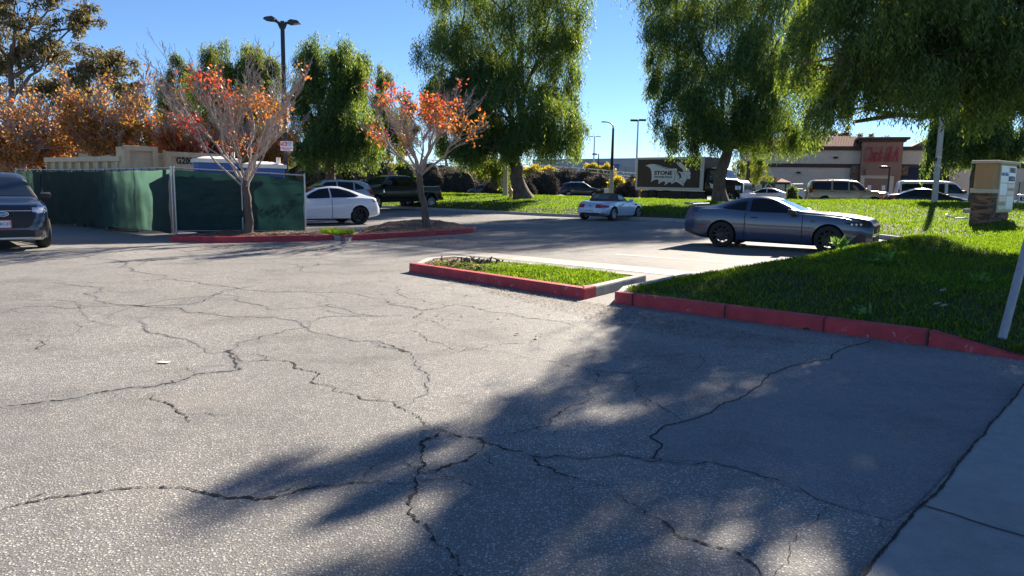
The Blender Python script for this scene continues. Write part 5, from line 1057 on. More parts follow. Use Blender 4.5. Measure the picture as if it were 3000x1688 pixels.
TA.update(k=.03, prof=[(2.52, .7), (2.5, 1.12), (2.3, 1.19), (1.40, 1.25), (1.18, 1.29), (.56, 1.85), (.3, 1.91), (-.5, 1.94), (-2.2, 1.91), (-2.38, 1.85), (-2.5, 1.2), (-2.52, .8)], belt=[(2.52, .65), (2.3, 1.08), (1.2, 1.18), (-2.52, 1.21)],
    glass=[(1.12, .76, .60, .66, 'glassb', 'windscreen')], windows=[(chain((.02, 1.25), (1.0, 1.25)), chain((.02, 1.79), (.50, 1.78), (1.0, 1.31))), (chain((-1.0, 1.25), (-.08, 1.25)), chain((-1.0, 1.79), (-.08, 1.80))), (chain((-2.32, 1.27), (-1.12, 1.26)), chain((-2.28, 1.72), (-2.1, 1.77), (-1.12, 1.79)))], mirror=(1.0, 1.24, 1.1))
TA['patches'] = TA['patches'] + [('S', chain((-2.4, .42), (2.4, .42)), chain((-2.4, .50), (2.4, .50)), 'alu', 'body_side_trim'), ('F', chain((-.8, .72), (.8, .72)), chain((-.8, 1.05), (.8, 1.05)), 'chrome', 'grille')]
TA['rim'] = (5, .16, False); TA['handle'] = 'trim'
c_ = far_car('large_suv', 'tan gold full-size SUV in the street above the sunlit grass', 'car', TA, 2484, 527, 1.95, 50, 105, 'p_gold'); roof_rails(c_, 5, 1.95, .6)
far_car('parked_suv', 'navy SUV seen between the tan SUV and the grey van', 'car', suv_spec(4.7, 1.72, .93), 2665, 542, 1.72, 60, 30, 'p_navy')
VN = dict(prof=[(2.55, .6), (2.5, .98), (2.1, 1.10), (1.75, 1.16), (1.05, 1.86), (.7, 1.98), (0, 2.02), (-2.2, 2.02), (-2.45, 1.95), (-2.55, 1.1), (-2.57, .7)], belt=[(2.55, .55), (2.1, 1.0), (1.7, 1.10), (-2.57, 1.12)], plan=[(2.55, .7), (2.3, .9), (1.9, .97), (-2.3, .97), (-2.57, .9)], topw=[(2.55, .6), (1.75, .80), (1.0, .74), (-2.4, .74), (-2.57, .74)], bot=[(2.55, .3), (-2.57, .35)],
    axles=(1.65, -1.55), r=.35, track=.82, rim=(5, .13, False), mirror=(1.5, 1.2, 1.4), mirrorm='trim', glass=[(1.68, .74, 1.10, .66, 'glassb', 'windscreen')], windows=[(chain((.55, 1.18), (1.55, 1.16)), chain((.55, 1.80), (1.0, 1.78), (1.55, 1.22))), (chain((-1.0, 1.18), (.35, 1.18)), chain((-1.0, 1.80), (.35, 1.82))), (chain((-2.3, 1.18), (-1.1, 1.18)), chain((-2.3, 1.78), (-1.1, 1.80)))],
    doors=[(chain((.45, .42), (1.55, .42)), chain((.45, 1.12), (1.55, 1.10)), .6, 1.0)], patches=[('S', chain((-2.54, .9), (-2.4, .9)), chain((-2.54, 1.4), (-2.4, 1.4)), 'tail', 'tail_light'), ('S', chain((2.15, .72), (2.46, .72)), chain((2.15, .92), (2.46, .92)), 'lens', 'headlight')])
p = at(2745, 530, 52); car('van', 'grey-white passenger van with dark windows behind the concrete pole', 'van', VN, (p.x, p.y, p.z - 2.02), (math.sin(R(108)), math.cos(R(108))), 'p_van')
far_car('sedan_car', 'black sedan in the street behind the foot of the concrete pole', 'car', sedan_spec(4.9, 1.45), 2722, 552, 1.45, 47, 106, 'p_black')
far_car('sedan_car', 'white sedan nose showing right of the pillar sign', 'car', sedan_spec(4.7, 1.45), 2925, 571, 1.45, 52, 100, 'p_white')

# --- box truck
def truck():
    p = at(1866, 464, 63); q = at(2064, 464, 58.5); d = unit(q.x - p.x, q.y - p.y); root = empty('box_truck', (p.x, p.y, .5), math.atan2(d[1], d[0]), 'box truck with a dark wood-print cargo box and white winged logo in the street', 'truck')
    L = math.hypot(q.x - p.x, q.y - p.y); H = (at(1866, 464, 63).z - at(1866, 556, 63).z); zb_ = at(1866, 556, 63).z - .5; H2 = zb_ + H; Wd = 2.4
    bx = MB(); bx.box((L / 2, Wd / 2, zb_ + H / 2), (L, Wd, H)); bo = bx.build('cargo_box', M['wood_print'], root)
    fr = MB()
    for z, hh in ((zb_ + .12, .24), (H2 - .05, .12)): fr.box((L / 2, -.012, z), (L + .04, .05, hh))
    for x, w_ in ((.06, .16), (L - .14, .32)): fr.box((x, -.016, zb_ + H / 2), (w_, .05, H - .02))
    fr.box((L / 2, Wd / 2, H2 + .03), (L + .06, Wd + .06, .06)); fr.build('box_frame', M['rail'], bo, bevel=.01)
    # winged logo, in box coordinates traced on the side (0..1 across, 0..1 up)
    def LX(x, y): return ((x - 45) / (1960 - 45) * L, zb_ + (1110 - y) / (1110 - 240) * H)
    wing = [(315, 445), (420, 410), (560, 403), (700, 430), (850, 480), (980, 515), (1130, 530), (1200, 520), (1240, 545), (1215, 590), (1255, 660), (1300, 720), (1310, 760), (1260, 830), (1200, 880), (1090, 945), (1085, 900), (1050, 880), (1000, 905), (895, 978), (915, 910), (890, 858), (830, 880), (705, 945), (728, 880), (705, 820), (640, 820), (560, 850), (495, 890), (512, 800), (510, 700), (495, 600), (465, 530), (400, 475)]
    head = [(1200, 880), (1300, 800), (1390, 745), (1345, 735), (1360, 690), (1320, 650), (1250, 595), (1330, 615), (1420, 625), (1390, 560), (1310, 490), (1250, 430), (1220, 390), (1150, 355), (1230, 375), (1310, 345), (1400, 420), (1460, 500), (1500, 505), (1560, 540), (1580, 600), (1615, 660), (1600, 690), (1615, 770), (1590, 805), (1520, 800), (1440, 925), (1435, 995), (1330, 930), (1250, 885)]
    lg = MB()
    for poly in (wing, head): lg.prism([LX(x, y) for x, y in poly], -.010, .002)
    lo = lg.build('winged_logo', M['white'], bo)
    ln = MB()
    for pl, w_ in (([(1130, 560), (1175, 640), (1185, 740), (1170, 830), (1125, 885)], .035), ([(1190, 600), (1240, 690), (1290, 750)], .02), ([(1290, 830), (1350, 850), (1400, 900), (1425, 960)], .022), ([(1410, 790), (1415, 850), (1440, 920)], .02), ([(1475, 600), (1520, 610), (1565, 600)], .03), ([(1490, 690), (1530, 740), (1525, 770)], .025), ([(1560, 710), (1590, 720)], .02), ([(1350, 650), (1440, 660), (1430, 720), (1380, 700)], .02), ([(560, 425), (700, 455), (950, 530), (1130, 545)], .03), ([(825, 815), (780, 870)], .016), ([(1000, 815), (970, 890)], .016), ([(1310, 480), (1390, 560), (1400, 600)], .018), ([(1470, 510), (1470, 570), (1430, 620)], .018), ([(1490, 790), (1560, 800)], .016)):
        ln.tube([(LX(x, y)[0], -.012, LX(x, y)[1]) for x, y in pl], [.006] + [w_ * .6] * (len(pl) - 2) + [.006] if len(pl) > 2 else w_ * .6, 4)
    ln.v = [(x, max(-.016, min(-.008, y)), z) for x, y, z in ln.v]; ln.build('logo_lines', M['ink'], lo)
    for s_, yy, sz, off, wid in (('STONE', 650, .0, .012, 520), ('DISTRIBUTING', 757, .0, .004, 520)):
        cx, cz = LX(845, yy); t = text_mesh('logo_lettering', s_, (.62 if s_ == 'STONE' else .25), M['ink'], lo, .004, offset=off * 2.2)
        bb = t.dimensions; W_ = max(v.co.x for v in t.data.vertices) - min(v.co.x for v in t.data.vertices); k = (wid / (1960 - 45) * L) / W_
        hh = max(v.co.y for v in t.data.vertices) - min(v.co.y for v in t.data.vertices); kz = ((115 if s_ == 'STONE' else 48) / 870 * H) / hh
        for v in t.data.vertices: v.co.x *= k; v.co.y *= kz
        t.rotation_euler = (R(90), 0, 0); t.location = (cx, -.014, cz)
    ch = MB(); ch.box((L / 2 + .6, Wd / 2, zb_ - .16), (L + 1.0, .9, .26)); ch.box((L * .42, .12, zb_ - .42), (L * .7, .06, .5)); ch.box((L * .55, .30, zb_ - .50), (L * .95, .3, .75)); ch.box((L * .6, .3, zb_ - .3), (1.2, .5, .45)); ch.build('chassis_dark_fill', M['trim'], root)  # chassis, plus dark boxes added to darken the gap under the cargo box
    cabs = dict(prof=[(L + 3.1, .7), (L + 3.05, 1.55), (L + 2.7, 1.72), (L + 1.9, 1.80), (L + 1.75, 1.86), (L + 1.35, 2.55), (L + 1.15, 2.66), (L + .25, 2.68), (L + .12, 2.6)], belt=[(L + 3.1, .65), (L + 2.7, 1.55), (L + 1.8, 1.66), (L + .12, 1.70)], plan=[(L + 3.1, .82), (L + 2.9, 1.0), (L + 1.7, 1.1), (L + .12, 1.12)], topw=[(L + 3.1, .7), (L + 1.8, .92), (L + 1.3, .9), (L + .12, .95)], bot=[(L + 3.1, .42), (L + .12, .45)], k=.03)
    pv = bpy.data.objects.new('cab', None)
    V, F = loft(cabs, 30); V = [(x, y + Wd / 2, z) for x, y, z in V]; cb = MB(); cb.add(V, F); co = cb.build('cab', M['p_black'], root, smooth=30); bvh = BVHTree.FromPolygons([Vector(v) for v in V], F)
    bpy.data.objects.remove(pv)
    patch(bvh, 'window', 'R', chain((L + .45, 1.74), (L + 1.55, 1.74)), chain((L + .45, 2.45), (L + 1.2, 2.45), (L + 1.55, 1.95)), 'glassb', co, .006)
    patch(bvh, 'windscreen', 'T', chain((L + 1.36, Wd / 2 - .85), (L + 1.72, Wd / 2 - .9)), chain((L + 1.36, Wd / 2 + .85), (L + 1.72, Wd / 2 + .9)), 'glassb', co, .006, 8, 6)
    patch(bvh, 'headlight', 'R', chain((L + 2.65, 1.0), (L + 3.0, 1.0)), chain((L + 2.65, 1.3), (L + 3.0, 1.3)), 'lens', co, .01)
    gm = MB(); gm.box((L + 3.12, Wd / 2, 1.15), (.08, 1.3, .75)); gm.build('grille', M['chrome'], co, bevel=.03)
    gm = MB(); gm.box((L + 3.2, Wd / 2, .58), (.22, 2.2, .34)); gm.build('front_bumper', M['p_white'], co, bevel=.05)
    mm = MB(); mm.box((L + 1.45, -.12, 2.05), (.16, .12, .55)); mm.box((L + 1.45, -.02, 2.28), (.04, .25, .04)); mm.build('side_mirror', M['chrome'], co, bevel=.03)
    dl = MB(); dl.prism([(L + .55 + (x - 2110) * .0045, 1.45 - (y - 1000) * .0045) for x, y in [(2110, 990), (2150, 1010), (2230, 1010), (2270, 990), (2315, 1040), (2295, 1080), (2260, 1060), (2230, 1090), (2200, 1065), (2170, 1090), (2140, 1060)]], -.03, .05); dl.build('door_logo', M['white'], co)
    for x, y in ((L + 2.3, .16), (1.6, .16), (L + 2.3, Wd - .16), (1.6, Wd - .16)):
        wo_ = wheel(root, x, -.01 if y < 1 else y, .48, .48, .28, (6, .12, False), 'rimk'); wo_.location.y = y
truck()

# ------------------------------------------------------------------ temporary fence
def fence_panel(label, p0, p1, z0, z1, t0, t1, seed, wires=True, front_wires=False, post_ends=(1, 1), sag=.05, group='temporary fence panels'):
    """panel from p0 to p1; bottoms z0,z1 and tops t0,t1 at either end"""
    p0 = Vector((p0[0], p0[1], 0)); p1 = Vector((p1[0], p1[1], 0)); L = (p1 - p0).length; d = (p1 - p0) / L; root = empty('fence_panel', p0, math.atan2(d.y, d.x), label, 'fence', group)
    r = random.Random(seed); zb = lambda x: z0 + (z1 - z0) * x / L; zt = lambda x: t0 + (t1 - t0) * x / L
    fr = MB()
    for e, x in ((post_ends[0], .0), (post_ends[1], L)):
        if e: fr.tube([(x, 0, zb(x) - .05), (x, 0, zt(x) + .05)], .024, 8)
    fr.tube([(0, 0, zt(0)), (L, 0, zt(L))], .021, 8)
    fr.tube([(0, .0, zb(0) + .06), (L, .0, zb(L) + .06)], .017, 6); fr.build('frame', M['steel'], root, smooth=60)
    for k in range(1, max(2, int(L / 3))):
        pm = MB(); pm.tube([(L * k / max(2, int(L / 3)), .04, zb(0)), (L * k / max(2, int(L / 3)), .04, zt(L / 2))], .022, 8); pm.build('post', M['steel'], root, smooth=60)
    nx = max(8, int(L / .12)); nz = 18; V = []; sx = r.random() * 9
    for i in range(nx + 1):
        x = .02 + (L - .04) * i / nx; u = i / nx
        top = zt(x) - .05 - sag * (math.sin(u * math.pi * max(1, round(L / 1.6))) ** 2) * .5 - (.16 * max(0, u - .8) / .2 if seed == 3 else 0); bot = zb(x) + .02 + .03 * math.sin(u * 9 + sx)
        for j in range(nz + 1):
            v = j / nz; y = .03 * math.sin(x * 3.1 + sx + v * 2) * math.sin(v * 3.14) + .018 * math.sin(x * 9 + v * 7) + .015 * math.sin(v * 17 + math.sin(x * 2 + sx) * 1.5) + .02 * math.sin((x - v * 1.6) * 7 + sx) * (1 - abs(2 * v - 1))
            V.append((x, (y * 1.3 + .03) if front_wires else (-y * .95 - .05), bot + (top - bot) * v))
    I = np.arange((nx + 1) * (nz + 1)).reshape(nx + 1, nz + 1); F = np.stack([I[:-1, :-1], I[1:, :-1], I[1:, 1:], I[:-1, 1:]], -1).reshape(-1, 4)
    link('screen_cloth', npmesh('screen_cloth', V, F, True), M['cloth2' if front_wires else 'cloth'], root)
    if wires:
        wb = MB(); st = .085; y = -.045 if front_wires else .085; H = t0 - z0
        for s in (1, -1):
            c = -H
            while c < L + H:
                # line x = c + s*(z - z0), clipped to the panel
                a = max(0, min(L, c if s > 0 else c)); pts = []
                for z in (0, H):
                    pts.append((c + s * z, z))
                (xa, za), (xb, zb2) = pts
                t_lo, t_hi = 0, 1; dx = xb - xa
                ta, tb_ = (0 - xa) / dx, (L - xa) / dx
                if ta > tb_: ta, tb_ = tb_, ta
                t_lo, t_hi = max(0, ta), min(1, tb_)
                if t_hi > t_lo + .01:
                    A = (xa + dx * t_lo, y, z0 + H * t_lo + .02); B = (xa + dx * t_hi, y, z0 + H * t_hi * (zt((xa + dx * t_hi)) - z0) / H - .02)
                    wb.tube([A, B], .0020, 3, cap=False)
                c += st
        wb.build('chain_link', M['link'], root)
    tie = MB()
    for k in range(int(L / .45)): x = .2 + k * .45; tie.box((x, -.024 if front_wires else -.05, zt(x) - .03), (.012, .02, .07))
    tie.build('ties', M['black'], root)
    return root
F0 = at(518, 690, 20.3); F1 = at(895, 683, 21.7); G0 = at(509, 690, 20.3); G1 = at(132, 650, 25.6); G2 = at(58, 650, 27.5); GM = G0.lerp(G1, .46)
fence_panel('right hand screened fence panel standing in the mulch bed behind the kerb tree', F0, F1, .12, .10, 1.89, 1.76, 3, True, True, sag=.06)
fence_panel('middle screened fence panel with the sunlit light green stretch', GM, G0, .05, .10, 1.84, 1.89, 1, True, False)
fence_panel('long dark screened fence panel left of the sunlit stretch', G1, GM, .04, .05, 1.82, 1.84, 2, True, False)
fence_panel('farthest narrow screened fence panel at the left corner, beside the dark SUV', G2, G1, .04, .04, 1.84, 1.82, 4, True, False)
for (x, y, D, l) in ((330, 668, 22.6, 'dark sandbag weighing down the fence foot in the middle of the screen'), (155, 655, 24.9, 'dark sandbag by the fence foot next to the dark SUV')):
    p = gr(x, y); mb = MB(); mb.lathe([(0, -.32), (.10, -.28), (.15, -.1), (.155, .1), (.11, .27), (0, .32)], 12, 'X'); mb.v = [(a, b * 1.3, max(-.05, c * .8)) for a, b, c in mb.v]
    o = mb.build('sandbag', M['trim'], smooth=60, loc=(p.x, p.y, .05)); o.rotation_euler = (0, 0, .4); tag(o, l, 'sandbag')
for (xa, ya, xb, yb, l) in ((152, 660, 250, 664, 'thin brown board lying at the fence foot near the dark SUV'), (312, 676, 410, 681, 'thin brown board lying below the lit part of the fence')):
    a = gr(xa, ya); b = gr(xb, yb); mb = MB(); m_ = a.lerp(b, .5); mb.box((0, 0, .03), ((b - a).length, .12, .04)); o = mb.build('board', M['rustm'], loc=(m_.x, m_.y, 0)); o.rotation_euler = (0, 0, math.atan2(b.y - a.y, b.x - a.x)); tag(o, l, 'board')

# ------------------------------------------------------------------ bins and toilets behind the fence
A0 = at(142, 500, 26.6); A1 = at(358, 500, 23.3); hd = unit(A1.x - A0.x, A1.y - A0.y); L = math.hypot(A1.x - A0.x, A1.y - A0.y)
root = empty('dumpster', (A0.x, A0.y, 0), math.atan2(hd[1], hd[0]), 'low beige ribbed steel bin with cardboard sticking out', 'dumpster'); H = 2.22
sh = MB(); Wd = 1.5
for c, d in (((L / 2, .04, H / 2 + .1), (L, .08, H - .2)), ((L / 2, Wd, H / 2 + .1), (L, .08, H - .2)), ((.04, Wd / 2, H / 2 + .1), (.08, Wd - .08, H - .2)), ((L - .04, Wd / 2, H / 2 + .1), (.08, Wd - .08, H - .2)), ((L / 2, Wd / 2, .25), (L - .16, Wd - .08, .1))): sh.box(c, d)
sh.build('body', M['beige'], root)
rb = MB(); n = 9
for k in range(n): rb.box((.12 + (L - .24) * k / (n - 1), -.05, H / 2), (.11, .12, H - .25))
rb.build('ribs', M['beige'], root, bevel=.01)
rm = MB(); rm.box((L / 2, -.03, H - .04), (L + .1, .17, .16)); rm.box((L / 2, Wd + .03, H - .04), (L + .1, .17, .16)); rm.box((L / 2, -.04, H - .78), (L, .11, .10)); rm.build('rim_rail', M['beige'], root, bevel=.015)
cbm = MB(); cbm.prism([(at(205, 462, 25).x, 2.2), (at(213, 447, 25).x, at(213, 447, 25).z), (at(252, 458, 25).x, at(252, 459, 25).z), (at(300, 455, 25).x, at(300, 452, 25).z), (at(312, 458, 25).x, 2.2)], 25.4, 25.46); o = cbm.build('cardboard_sheet', M['ply']); tag(o, 'folded tan cardboard sheet sticking up out of the low beige bin', 'cardboard')
def panel_bin(label, x0, x1, D0, D1, top0, top1, txt=None, seed=1, dp=1.9, nm='dumpster', ct='dumpster'):
    a = at(x0, 500, D0); b = at(x1, 500, D1); hd = unit(b.x - a.x, b.y - a.y); L = math.hypot(b.x - a.x, b.y - a.y); root = empty(nm, (a.x, a.y, 0), math.atan2(hd[1], hd[0]), label, ct); H = top0
    bd = MB()
    for c, d in (((L / 2, .05, H / 2), (L, .08, H - .1)), ((L / 2, dp, H / 2), (L, .08, H - .1)), ((.04, dp / 2 + .02, H / 2), (.08, dp - .14, H - .1)), ((L - .04, dp / 2 + .02, H / 2), (.08, dp - .14, H - .1))): bd.box(c, d)
    bd.build('body', M['beige'], root)
    f = MB()
    for z in (H - .08, .9): f.box((L / 2, -.03, z), (L, .12, .16))
    for x in (.09, L - .09): f.box((x, -.034, H / 2), (.18, .13, H))
    f.build('panel_frame', M['beige'], root, bevel=.012)
    if txt:
        t = text_mesh('stencil_number', txt, .34, M['stencil'], root, .003, offset=.012, space=1.08); t.scale = (.72, .86, 1); t.rotation_euler = (R(90), 0, 0); t.location = (.74, -.004, H - .29)
    return root
panel_bin('tall beige steel end gate, framed and rusty, right of the low ribbed bin', 361, 460, 23.2, 24.2, 2.60, 2.6, None, 2, .28, 'steel_gate', 'gate')
panel_bin('tall beige steel bin stencilled with a black number, beside the blue toilets', 484, 640, 24.3, 25.8, 2.47, 2.5, 'G2006', 5, 1.2)
a = at(481, 440, 24.0); mb = MB(); mb.box((0, 0, a.z / 2), (.09, .04, a.z)); o = mb.build('timber_stud', M['wood'], loc=(a.x, a.y, 0)); tag(o, 'raw timber stud upright between the tall steel gate and the stencilled bin', 'timber')
def toilet(label, px, D, rot, top, w=1.12, dp=1.15):
    p = at(px, 470, D); root = empty('portable_toilet', (p.x, p.y, .0), rot, label, 'portable toilet', 'blue portable toilets'); H = top - .17
    b = MB(); b.box((0, 0, H / 2), (w, dp, H)); b.build('cabin', M['pblue'], root, bevel=.03)
    lv = MB()
    for s in (1, -1):
        for x0 in (-.27, .27):
            for k in range(9): lv.box((x0, s * (dp / 2 + .012), H - .18 - k * .075), (.42, .02, .03))
        for y0 in (-.27, .27):
            for k in range(9): lv.box((s * (w / 2 + .012), y0, H - .18 - k * .075), (.02, .42, .03))
    lv.build('louvres', M['pblue'], root)
    rf = MB(); n = 10; V = []; 
    for i in range(n + 1):
        for j in range(n + 1):
            u, v = -1 + 2 * i / n, -1 + 2 * j / n; e = max(abs(u), abs(v)); z = .06 + .11 * (1 - e ** 2.2) + (.018 if abs(abs(u) - abs(v)) < .11 and e < .95 else 0)
            V.append((u * (w / 2 + .07), v * (dp / 2 + .07), H + z))
    rf.add(V, [(i * (n + 1) + j, (i + 1) * (n + 1) + j, (i + 1) * (n + 1) + j + 1, i * (n + 1) + j + 1) for i in range(n) for j in range(n)]); rf.box((0, 0, H + .035), (w + .14, dp + .14, .11)); rf.build('roof', M['pwhite'], root, smooth=25)
    vp = MB(); vp.tube([(w / 2 - .15, -dp / 2 + .12, H), (w / 2 - .15, -dp / 2 + .12, H + .30)], .06, 10); vp.build('vent_pipe', M['pwhite'], root)
    bn = MB(); bn.box((0, -dp / 2 - .026, H - .62), (w * .94, .02, .17)); bo = bn.build('banner', M['white'], root)
    t = text_mesh('banner_lettering', 'NATIONAL', .19, M['ink'], bo, .003, offset=.004); t.rotation_euler = (R(90), 0, 0); t.location = (0, -dp / 2 - .04, H - .62)
    bn = MB(); bn.box((w / 2 + .026, 0, H - .62), (.02, dp * .94, .17)); bn.build('banner', M['white'], root)
    return root
toilet('blue portable toilet with white domed roof left of the kerb tree trunk', 632, 21.9, R(28), 2.26)
toilet('blue portable toilet with white roof and vent stub right of the kerb tree trunk', 768, 22.4, R(24), 2.14)

# ------------------------------------------------------------------ lamps and poles
b = at(838, 500, 24.2); tz = at(822, 62, 24.2).z; root = empty('lamp_post', (b.x, b.y, 0), 0, 'tall black square lamp post with two flat lamp heads behind the fence', 'lamp post')
pm = MB(); pm.box((0, 0, tz / 2), (.135, .135, tz), rz=.35, taper=.92); pm.build('pole', M['black'], root, bevel=.01)
for s, zz in ((-1, .03), (1, -.06)):
    h = MB(); h.tube([(s * .04, 0, tz - .22), (s * .12, 0, tz - .05), (s * .24, 0, tz + zz)], .05, 8)
    h.prism([(s * .20, .05), (s * .30, .10), (s * .50, .07), (s * .56, .03), (s * .56, .0), (s * .36, -.03), (s * .22, -.04)], -.14, .14); h.v = h.v[:24] + [(x, y, z + tz + zz) for x, y, z in h.v[24:]]
    ho = h.build('lamp_head', M['black'], root, smooth=40); g = MB(); g.box((s * .44, 0, tz + zz - .022), (.18, .2, .015), ry=s * -.15); g.build('lens', M['glassb'], ho)
sg = empty('warning_sign', at(839.5, 428, 23.95), R(-4), 'small white and red no trespassing notice strapped to the black lamp post', 'sign')
mb = MB(); mb.box((0, 0, 0), (.40, .012, .30)); mb.build('sign_board', M['white'], sg, bevel=.004)
t = text_mesh('sign_lettering', 'NO', .17, M['red_ink'], sg, .002, offset=.006); t.rotation_euler = (R(90), 0, 0); t.location = (-.115, -.01, .055)
for k, s_ in enumerate(('SOLICITING', 'LOITERING', 'SKATING')):
    t = text_mesh('sign_lettering', s_, .045, M['blue_ink'], sg, .002, offset=.001); t.rotation_euler = (R(90), 0, 0); t.location = (.07, -.01, .115 - k * .048)
mb = MB(); mb.box((.0, -.008, -.062), (.36, .006, .062)); mb.build('sign_band', M['red_ink'], sg)
t = text_mesh('sign_lettering', 'NO TRESPASSING', .048, M['white'], sg, .002, offset=.002); t.rotation_euler = (R(90), 0, 0); t.location = (0, -.013, -.062)
mb = MB(); mb.box((0, -.007, -.118), (.22, .004, .016)); mb.build('small_print', M['ink'], sg)

def round_pole(name, label, px, py, D, top_y, r0, r1, m, cat='pole', top_x=None, z=None):
    b = at(px, py, D); t = at(top_x or px, top_y, D); zb = z if z is not None else b.z - .1; root = empty(name, (b.x, b.y, zb), 0, label, cat); mb = MB(); mb.tube([(0, 0, 0), (0, 0, (t.z - zb) * .5), (0, 0, t.z - zb)], [r0, (r0 + r1) / 2, r1], 14); mb.build('shaft', M[m], root, smooth=50); return root, t.z - zb
root, h = round_pole('concrete_pole', 'thick pale concrete pole rising from the sunlit grass left of the pillar sign', 2737, 592, 39, 120, .150, .115, 'pole', z=.85)
mb = MB(); mb.tube([(0, 0, 2.52), (0, 0, 2.56)], .150, 14); mb.tube([(0, 0, 2.10), (0, 0, 2.13)], .152, 14); mb.build('bands', M['alu'], root); mb = MB(); mb.box((-.16, -.04, 2.42), (.10, .1, .2)); mb.build('junction_box', M['trim'], root)
round_pole('concrete_pole', 'slim pale concrete pole just left of the thick leaning trunk', 1480, 572, 54, 380, .19, .15, 'pole')
round_pole('concrete_pole', 'pale stub pole among the hanging leaves left of the leaning trunk', 1447, 540, 66, 400, .22, .18, 'pole')
root, h = round_pole('street_light', 'street light with curved arm above the roadster', 1790, 562, 60, 376, .16, .085, 'black')
mb = MB(); mb.tube([(0, 0, h - .05), (-.02, 0, h + .22), (-.22, 0, h + .40), (-.48, 0, h + .47), (-.60, 0, h + .49)], [.07, .06, .05, .045, .04], 8); mb.build('arm', M['alu'], root, smooth=60); mb = MB(); mb.prism([(-.55, .44), (-.60, .52), (-.90, .53), (-1.0, .48), (-.85, .44)], -.13, .13); mb.v = [(x, y, z + h) for x, y, z in mb.v]; mb.build('lamp_head', M['alu'], root)
mb = MB(); mb.tube([(0, 0, 0), (0, 0, h * .36)], [.17, .145], 14); mb.build('concrete_sleeve', M['pole'], root, smooth=50)
root, h = round_pole('lot_light', 'tall mast with two flat box lamps above the box truck', 1863, 520, 105, 352, .16, .10, 'steel')
mb = MB(); mb.box((0, 0, h - .05), (1.0, .12, .1)); mb.build('cross_arm', M['black'], root)
for s in (1, -1): mb = MB(); mb.box((s * .62 + .0, s * .25, h - .02 + s * .05), (1.0, .5, .26)); mb.build('lamp_head', M['black'], root, bevel=.04)
root, h = round_pole('lot_light', 'thin distant mast with two flat lamps left of the street light', 1738, 520, 130, 400, .15, .10, 'steel')
for s in (1, -1): mb = MB(); mb.box((s * .65, 0, h), (.85, .4, .14)); mb.build('lamp_head', M['alu'], root, bevel=.03)
mb = MB(); mb.box((0, 0, h - .03), (.7, .1, .08)); mb.build('cross_arm', M['alu'], root)
def shoebox(label, px, py, D, top, s):
    root, h = round_pole('parking_light', label, px, py, D, top, .09, .08, 'black'); mb = MB(); mb.box((s * .28, 0, h - .02), (.5, .07, .07)); mb.build('arm', M['black'], root); mb = MB(); mb.box((s * .62, 0, h - .0), (.72, .5, .22), taper=.85); mb.build('lamp_head', M['black'], root, bevel=.03)
shoebox('short black parking light before the pale store wall', 1752, 512, 112, 452, -1)
shoebox('short black parking light before the brown shop tower', 2600, 570, 72, 490, -1)
# leaning sign post in the foreground
p0 = gr(2943, 966, .25)
for _ in range(12): p0 = gr(2943, 966, float(lawn_z(p0.x, p0.y)))
p1 = at(3060, 520, p0.y + .35); mb = MB(); v0 = Vector((0, 0, -.3)); v1 = p1 - p0; mb.tube([-v1.normalized() * .08, v1 * .5, v1 * 1.6], .034, 14); o = mb.build('sign_post', M['postg'], smooth=50, loc=tuple(p0)); tag(o, 'leaning round galvanised post in the shaded grass at the right edge', 'post')

# ------------------------------------------------------------------ pillar sign
c = at(2838, 646, 26.2); z0 = float(lawn_z(c.x + .6, c.y + .4)) - .05; ang = R(62)
root = empty('pillar_sign', (c.x, c.y, z0), R(-49), 'tan stucco and stacked stone pillar sign reading DENTAL MEDICAL on the grass', 'sign')
topz = at(2840, 470, 26.2).z - z0; w1 = .62; LN = 2.3; k = topz
def obox(mb, x0, x1, y0, y1, za, zb): mb.box(((x0 + x1) / 2, (y0 + y1) / 2, (za + zb) / 2), (x1 - x0, y1 - y0, zb - za))
mb = MB(); obox(mb, 0, w1, 0, w1, 0, k * .50); mb.build('stone_base', M['stone'], root, bevel=.02)
mb = MB(); obox(mb, -.05, w1 + .03, -.05, w1 + .05, k * .50, k * .565); mb.build('ledge', M['cream'], root, bevel=.012)
mb = MB(); obox(mb, .03, w1 - .02, .03, w1 - .03, k * .565, k * .955); mb.build('stucco_block', M['signtan'], root, bevel=.01)
mb = MB(); obox(mb, -.08, w1 + .14, -.08, LN + .1, k * .955, k); mb.build('cap', M['cream'], root, bevel=.02)
mb = MB(); obox(mb, .08, w1 - .02, w1, LN - .15, 0, k * .20); mb.build('stone_plinth', M['stone'], root, bevel=.02)
cab_ = MB(); obox(cab_, .10, w1 + .03, w1 - .02, LN, k * .20, k * .955); co = cab_.build('sign_cabinet', M['cream'], root, bevel=.01)
y0, y1 = w1 + .02, LN - .04; ym = (y0 + y1) / 2; rows = [k * .24, k * .465, k * .66, k * .935]
